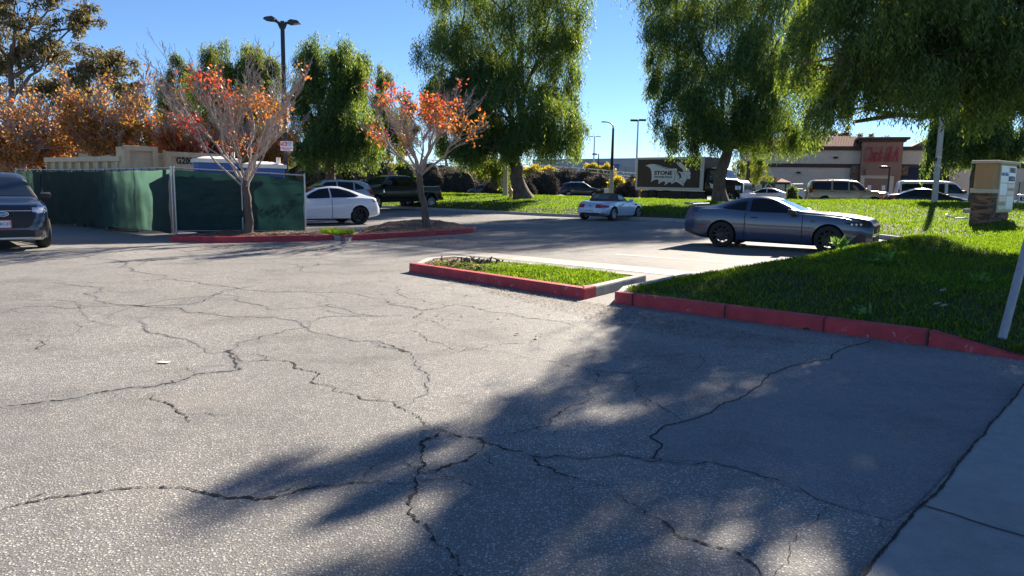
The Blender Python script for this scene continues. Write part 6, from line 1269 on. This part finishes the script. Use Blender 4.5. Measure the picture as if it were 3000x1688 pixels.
for a in range(2):
    for bq in range(3):
        ya, yb = (y0, ym - .02) if a == 0 else (ym + .02, y1); za, zb = rows[bq] + .012, rows[bq + 1] - .012
        mb = MB(); obox(mb, w1 + .028, w1 + .048, ya, yb, za, zb); mm = 'panelc' if (a, bq) in ((1, 1), (0, 0)) else 'panelw'; po = mb.build('sign_face', M[mm], co)
        def put(s_, size, yy, zz, m_, wid, off=.004):
            t = text_mesh('sign_lettering', s_, size, M[m_], po, .003, offset=off); W_ = max(v.co.x for v in t.data.vertices) - min(v.co.x for v in t.data.vertices)
            for v in t.data.vertices: v.co.x *= wid / W_
            t.rotation_euler = (R(90), 0, R(90)); t.location = (w1 + .052, yy, zz)
        yc = (ya + yb) / 2; wy = (yb - ya)
        if (a, bq) == (1, 2):
            put('DENTAL', .24, yc, za + (zb - za) * .74, 'ink', wy * .8); put('MEDICAL', .24, yc, za + (zb - za) * .24, 'ink', wy * .86)
            mb = MB(); obox(mb, w1 + .048, w1 + .053, ya + .05, yb - .05, (za + zb) / 2 - .008, (za + zb) / 2 + .008); mb.build('divider', M['alu'], po)
        if (a, bq) == (0, 2): put('FedEx Office', .17, yc, (za + zb) / 2, 'blue_ink', wy * .92, .002)
        if (a, bq) == (1, 1):
            mb = MB(); obox(mb, w1 + .048, w1 + .052, ya + .06, yb - .04, za + .16, za + .26); mb.build('faded_lettering', M['pole'], po)
        if (a, bq) == (0, 0):
            mb = MB(); obox(mb, w1 + .048, w1 + .052, ya + .06, yb - .04, za + .14, za + .28); mb.build('faded_lettering', M['pole'], po)
mb = MB(); P = [at(2836, 640, 25.5), at(2800, 639, 25.2), at(2774, 634, 25.4), at(2772, 628, 25.8)]; mb.tube([p for p in P], .022, 8); o = mb.build('pipe', M['alu'], smooth=60); tag(o, 'curved white pipe lying in the grass left of the pillar sign', 'pipe')
p = at(2832, 618, 25.9); mb = MB(); mb.box((0, 0, 0), (.16, .2, .14)); o = mb.build('stone_block', M['concrete'], loc=tuple(p), bevel=.015); tag(o, 'pale stone block stuck out at the foot of the pillar sign', 'block')
def weed(label, p, n, h, seed):
    r = np.random.default_rng(seed); root = empty('weed_plant', p, 0, label, 'weed'); a = r.uniform(0, 6.28, n); el = r.uniform(.25, 1.1, n)
    D = np.stack([np.cos(a) * np.cos(el), np.sin(a) * np.cos(el), np.sin(el)], -1); P = np.stack([r.normal(0, .05, n), r.normal(0, .05, n), r.uniform(0, h * .5, n)], -1)
    quads_obj('leaves', leaf_quads(P, D, h * r.uniform(.5, 1.0, n), h * .42 * r.uniform(.6, 1.2, n), r, .5), M['leaf_dark'], root)
for (x, y, z, n, h, l) in ((2455, 740, .42, 26, .26, 'tall pale weed on the mound edge before the coupe front wheel'), (2590, 770, .5, 34, .2, 'broad leaved weed patch on the shaded mound below the coupe nose'), (2870, 835, .4, 30, .14, 'round leaved weed in the shaded lawn left of the leaning post'), (2530, 905, .25, 12, .16, 'flat broad leaf near the middle of the near red kerb')):
    g = gr(x, y, z); g.z = float(lawn_z(g.x, g.y)) ; weed(l, g, n, h, int(x))
for q, (x, y) in enumerate(((2760, 870), (2745, 885), (2765, 888))):
    g = gr(x, y, .33); g.z = float(lawn_z(g.x, g.y)) + .05; mb = MB(); mb.add([(-.05, 0, 0), (0, -.03, .01), (.05, 0, .03), (0, .035, .02)], [(0, 1, 2, 3)]); o = mb.build('dead_leaf', M['mulchbit'], loc=tuple(g)); tag(o, ['curled tan leaf on the shaded lawn, topmost of three', 'tan leaf on the shaded lawn, left of the lower pair', 'tan leaf on the shaded lawn, right of the lower pair'][q], 'leaf')
p = gr(478, 1064); mb = MB(); mb.add([(-.05, -.02, 0), (.05, -.03, 0), (.06, .02, 0), (-.03, .03, 0)], [(0, 1, 2, 3)]); o = mb.build('paper_scrap', M['white'], loc=(p.x, p.y, .012)); tag(o, 'small white paper scrap on the cracked asphalt', 'litter')
# debris on the island
mb = MB(); r_ = random.Random(8); base = gr(1390, 770, .2)
for k in range(60): mb.box((r_.gauss(0, .22), r_.gauss(0, .07), abs(r_.gauss(.0, .035)) + .01), (r_.uniform(.03, .14), .02, .02), rz=r_.uniform(0, 3), ry=r_.gauss(0, .6))
o = mb.build('root_litter', M['bark'], loc=tuple(base)); tag(o, 'heap of dark bark and roots on the island in the middle', 'debris', kind='stuff')
# hydrant and service boxes
p = at(1496, 573, 51); mb = MB(); mb.lathe([(.16, 0), (.16, .06), (.11, .08), (.11, .50), (.15, .52), (.15, .56), (.11, .60), (.07, .68), (.0, .72)], 14, 'Z'); mb.tube([(-.2, 0, .4), (.2, 0, .4)], .06, 8); o = mb.build('fire_hydrant', M['hyd'], smooth=40, loc=(p.x, p.y, float(lawn_z(p.x, p.y)))); tag(o, 'orange-tan fire hydrant at the foot of the thick leaning trunk', 'hydrant')
p = at(1776, 570, 70); mb = MB(); mb.box((0, 0, .45), (.4, .3, .9)); o = mb.build('service_box', M['rail'], bevel=.04, loc=(p.x, p.y, .5)); tag(o, 'white service box beside the street light foot', 'box')
p = at(2160, 522, 64); root = empty('drive_sign', (p.x, p.y, .5), 0, 'small white board on a post right of the thick tree trunk', 'sign'); mb = MB(); mb.box((0, 0, p.z - .5), (.46, .05, .2)); mb.build('board', M['white'], root); mb = MB(); mb.tube([(0, .02, 0), (0, .04, p.z - .6)], .03, 8); mb.build('post', M['alu'], root)
p = at(2992, 580, 40); root = empty('street_sign', (p.x, p.y, .7), 0, 'grey box sign with a black letter plate at the right edge', 'sign'); mb = MB(); mb.box((0, 0, .42), (.36, .2, .85)); mb.build('cabinet', M['alu'], root, bevel=.03); mb = MB(); mb.box((.02, -.11, .62), (.30, .02, .22)); mb.build('plate', M['black'], root); t = text_mesh('letter', 'C', .2, M['white'], root, .003, offset=.006); t.rotation_euler = (R(90), 0, 0); t.location = (.02, -.125, .62)

# ------------------------------------------------------------------ white railings
def railing(label, pts, hgt, step, hoops=True):
    root = empty('railing', pts[0], 0, label, 'railing', 'white steel railings'); o0 = Vector(pts[0]); P = [Vector(p) - o0 for p in pts]; rl = MB()
    for z in (hgt, hgt * .62, hgt * .28): rl.tube([p + Vector((0, 0, z)) for p in P], .05, 5)
    po = rl
    for i in range(len(P) - 1):
        n = max(1, int((P[i + 1] - P[i]).length / step))
        for k in range(n): p = P[i].lerp(P[i + 1], k / n); pm = MB(); pm.tube([p + Vector((0, .02, 0)), p + Vector((0, .02, hgt))], .05, 5); pm.build('post', M['rail'], root, smooth=60)
        if hoops:
            for k in range(0, n, 2):
                p = P[i].lerp(P[i + 1], k / n); q = P[i].lerp(P[i + 1], min(1, (k + .7) / n)); pts_ = [p + (q - p) * (.5 - .5 * math.cos(t * math.pi / 6)) + Vector((0, -.08, hgt * (.3 + .72 * math.sin(t * math.pi / 6) ** .5))) for t in range(7)]; po.tube(pts_, .05, 5, cap=False)
    rl.build('rails', M['rail'], root, smooth=60); return root
def hp(px, py, D): p = at(px, py, D); return Vector((p.x, p.y, p.z))
railing('white rail along the upper edge of the dark slope, left of the big leaning tree', [hp(1250, 490, 112), hp(1330, 495, 110), hp(1440, 505, 106)], 1.1, 2.2, False)
railing('long white hooped rail falling to the right behind the dark shrubs', [hp(1530, 507, 104), hp(1640, 514, 102), hp(1750, 523, 98), hp(1868, 537, 92)], 1.15, 1.5)
railing('white gate rail between the white sedan and the tan SUV', [hp(2318, 578, 66), hp(2350, 578, 66)], 1.15, .9, False)
railing('white rail behind the front of the white sedan', [hp(2165, 558, 80), hp(2210, 558, 80)], 1.0, 1.0, False)

# ------------------------------------------------------------------ buildings
# pale store in the distance
a = at(1560, 500, 215); b = at(1872, 500, 190); hd = unit(b.x - a.x, b.y - a.y); L = math.hypot(b.x - a.x, b.y - a.y); root = empty('store_building', (a.x, a.y, .5), math.atan2(hd[1], hd[0]), 'long pale windowless department store with blue lettering on the hill', 'building')
H1 = at(1700, 469, 203).z - .5; mb = MB(); mb.box((L / 2, 12, H1 / 2), (L, 24, H1)); wl_ = mb.build('wall', M['whitewall'], root)
mb = MB(); mb.box((L / 2, 12, H1 + .15), (L + .4, 24.4, .3)); mb.build('parapet', M['whitewall'], root)
fr_ = lambda px: (px - 1560) / (1872 - 1560) * L
for k, px in enumerate((1626, 1636, 1646, 1655)):
    mb = MB(); mb.box((fr_(px), -.06, H1 - 3.1), (.9, .1, .9)); mb.build('window', M['ink'], root)
for px, zz, w_, h_ in ((1832, H1 - 2.5, 1.4, 1.0), (1832, H1 - 4.4, 1.4, 1.0), (1850, H1 - 2.4, 3.4, 1.1)): mb = MB(); mb.box((fr_(px), -.05, zz), (w_, .08, h_)); mb.build('wall_panel', M['pole'], root)
mb = MB(); mb.box((fr_(1675), -.03, H1 / 2), (.3, .05, H1 - .5)); mb.build('wall_joint', M['pole'], root)
t = text_mesh('shop_lettering', 'JCPenney', 4.0, M['blue_ink'], root, .06, offset=.0); W_ = max(v.co.x for v in t.data.vertices) - min(v.co.x for v in t.data.vertices); k = (fr_(1822) - fr_(1762)) / W_
for v in t.data.vertices: v.co.x *= k; v.co.y *= k * 1.15
t.rotation_euler = (R(90), 0, 0); t.location = (fr_(1792), -.25, at(1792, 486, 200).z - .5)
# light patch of car park wall right of the rail
a = at(1790, 535, 97); b = at(1870, 537, 94); mb = MB(); mb.box((0, 0, .4), ((b - a).length, .25, 1.2)); o = mb.build('low_wall', M['concrete'], loc=tuple((a + b) / 2 - Vector((0, 0, .8)))); o.rotation_euler = (0, 0, math.atan2(b.y - a.y, b.x - a.x)); tag(o, 'pale low wall behind the lower end of the hooped white rail', 'wall')

# tan shop on the right
a = at(2165, 540, 88); b = at(2850, 540, 80); hd = unit(b.x - a.x, b.y - a.y); L = math.hypot(b.x - a.x, b.y - a.y); root = empty('shop_building', (a.x, a.y, .45), math.atan2(hd[1], hd[0]), 'tan stucco restaurant with brown tower and red script sign across the street', 'building')
fx = lambda px: (px - 2165) / (2850 - 2165) * L
def hz(px, py): return at(px, py, 88 + (80 - 88) * (px - 2165) / 685).z - .45
Hw = hz(2480, 438); mb = MB(); mb.box((L / 2, 8, Hw / 2), (L, 16, Hw)); mb.build('wall', M['stucco'], root)
mb = MB(); mb.box((L / 2, 8, Hw + .1), (L + .6, 16.6, .42)); mb.box((L / 2, -.06, hz(2450, 486)), (L, .14, .42)); mb.build('bands', M['band'], root)
x0, x1 = fx(2531), fx(2646); Ht = hz(2590, 417)
mb = MB(); mb.box(((x0 + x1) / 2, .6, Ht / 2), (x1 - x0, 3.6, Ht)); mb.build('tower', M['stuccob'], root)
mb = MB(); mb.box(((x0 + x1) / 2, .6, Ht + .10), (x1 - x0 + .5, 4.1, .28)); mb.box(((x0 + x1) / 2, .6, Ht + .34), (x1 - x0 + 1.1, 4.7, .26)); mb.build('cornice', M['band'], root, bevel=.04)
for xa, xb in ((fx(2505), x0 - .02), (x1 + .02, fx(2668))):
    mb = MB(); zt_ = hz(2520, 486); mb.box(((xa + xb) / 2, -.3, zt_ / 2), (xb - xa, .8, zt_)); mb.build('stone_pilaster', M['stone2'] if 'stone2' in M else M['stone'], root)
mb = MB(); mb.box(((x0 + x1) / 2, -1.35, hz(2590, 505)), (x1 - x0 - 1.0, .5, .7)); mb.build('entrance_canopy', M['stuccob'], root)
mb = MB(); dx = fx(2580); mb.box((dx, -1.24, 1.25), (2.6, .08, 2.5)); dd_ = mb.build('door', M['stuccob'], root); f = MB(); f.box((dx - 1.45, -1.26, 1.4), (.4, .16, 2.8)); f.box((dx + 1.45, -1.26, 1.4), (.4, .16, 2.8)); f.box((dx, -1.26, 2.68), (2.5, .16, .36)); f.build('door_frame', M['stucco'], dd_)
for s in (-.7, .7): mb = MB(); mb.box((dx + s, -1.29, 1.5), (.35, .02, .5)); mb.build('door_notice', M['white'], dd_)
mb = MB(); ax_ = fx(2712); az = hz(2700, 488); mb.prism([(-.05, az), (-1.3, az - 1.9), (-1.3, az - 2.1), (-.05, az - 2.1)], ax_ - 2.3, ax_ + 2.4, 'YZ'); mb.build('awning', M['ink'], root)
mb = MB(); mb.add([(fx(2240), .3, Hw + .3), (fx(2528), .3, Hw + .3), (fx(2528), 3.6, Hw + 1.6), (fx(2240), 3.6, Hw + 1.6), (fx(2240), 6.9, Hw + .3), (fx(2528), 6.9, Hw + .3)], [(0, 1, 2, 3), (3, 2, 5, 4), (0, 3, 4), (1, 5, 2)]); ro = mb.build('tiled_roof', M['tile'], root)
mb = MB()
for k in range(60): x = fx(2240) + (fx(2528) - fx(2240)) * (k + .5) / 60; mb.tube([(x, .25, Hw + .31), (x, 3.6, Hw + 1.62)], .09, 5)
mb.build('tile_ridges', M['tile'], ro)
mb = MB(); mb.prism([(fx(2676), Hw + .3), (fx(2760), Hw + 1.9), (fx(2850), Hw + .3)], 2, 8); mb.build('gable_roof', M['stuccob'], root)
for px, py in ((2458, 462), (2350, 506)): mb = MB(); z = hz(px, py); mb.box((fx(px), -.25, z), (.55, .45, .2), taper=.6); mb.build('wall_lamp', M['black'], root)
t = text_mesh('shop_sign', 'Chick-fil-A', 2.4, M['red_ink'], root, .08, shear=.42, offset=-.035); W_ = max(v.co.x for v in t.data.vertices) - min(v.co.x for v in t.data.vertices); k = (fx(2632) - fx(2538)) / W_
for v in t.data.vertices: v.co.x *= k; v.co.y *= 1.05
t.rotation_euler = (R(90), 0, 0); t.location = (fx(2585), -1.36, hz(2585, 456))
# brown shop chunk at the far right
a = at(2968, 540, 62); b = at(3120, 540, 58); mb = MB(); mb.box((0, 3, 2.6), ((b - a).length, 6, 5.2)); root = empty('shop_building', (a.x + 2.2, a.y, .45), 0, 'corner of another tan shop at the right edge behind the grey box sign', 'building'); mb.build('wall', M['stucco'], root); mb = MB(); mb.box((0, -.05, 3.4), ((b - a).length, .1, .4)); mb.build('band', M['band'], root); mb = MB(); mb.box((-.9, -.06, 1.1), (1.6, .1, 2.0)); mb.build('window', M['glass'], root)
# bus shelter
a = at(2185, 540, 72); b = at(2290, 540, 69); hd = unit(b.x - a.x, b.y - a.y); L = math.hypot(b.x - a.x, b.y - a.y); root = empty('bus_shelter', (a.x, a.y, .5), math.atan2(hd[1], hd[0]), 'bus shelter with red tiled roof and dark green posts behind the white sedan', 'bus shelter')
zt_ = at(2240, 533, 70).z - .5; rdg = at(2240, 522, 70).z - .5
mb = MB(); mb.add([(-.2, -.9, zt_), (L + .2, -.9, zt_), (L - .2, .2, rdg), (.2, .2, rdg), (-.2, 1.3, zt_), (L + .2, 1.3, zt_)], [(0, 1, 2, 3), (3, 2, 5, 4), (0, 3, 4), (1, 5, 2), (0, 4, 5, 1)]); ro = mb.build('roof', M['tile'], root)
mb = MB()
for k in range(22): x = (L) * (k + .5) / 22; mb.tube([(x, -.92, zt_ + .03), (min(max(x, .25), L - .25), .2, rdg + .03)], .05, 5)
mb.build('tile_ridges', M['tile'], ro)
mb = MB(); mb.box((L / 2, -.85, zt_ - .1), (L + .2, .1, .22)); mb.box((L / 2, 1.2, zt_ - .1), (L + .2, .1, .22)); mb.build('fascia', M['green'], root)
for x in (.25, L * .34, L * .62, L - .25):
    for y in (-.75, 1.1): mb = MB(); mb.box((x, y, zt_ / 2), (.12, .12, zt_)); mb.build('post', M['green'], root)
mb = MB()
for x in (.25, L * .34, L * .62):
    for s in (0, 1):
        c_ = [Vector((x + (.5 * q if s == 0 else L * .3 - .5 * q), -.75, zt_ - .75 + .55 * q)) for q in (0, .5, 1)]; mb.tube(c_, .035, 5)
mb.build('braces', M['rail'], root)
mb = MB(); mb.box((L - .75, -.6, 1.5), (.95, .06, 1.3)); pb_ = mb.build('poster_case', M['green'], root); mb = MB(); mb.box((L - .75, -.64, 1.78), (.8, .02, .25)); mb.build('poster_heading', M['white'], pb_)
t = text_mesh('poster_lettering', '2-$6', .42, M['orange'], pb_, .005, offset=.01); t.rotation_euler = (R(90), 0, 0); t.location = (L - .75, -.645, 1.35)
mb = MB(); mb.box((L * .4, .4, .5), (L * .5, .4, .06)); mb.build('bench', M['green'], root)
# cars' shade etc need nothing more
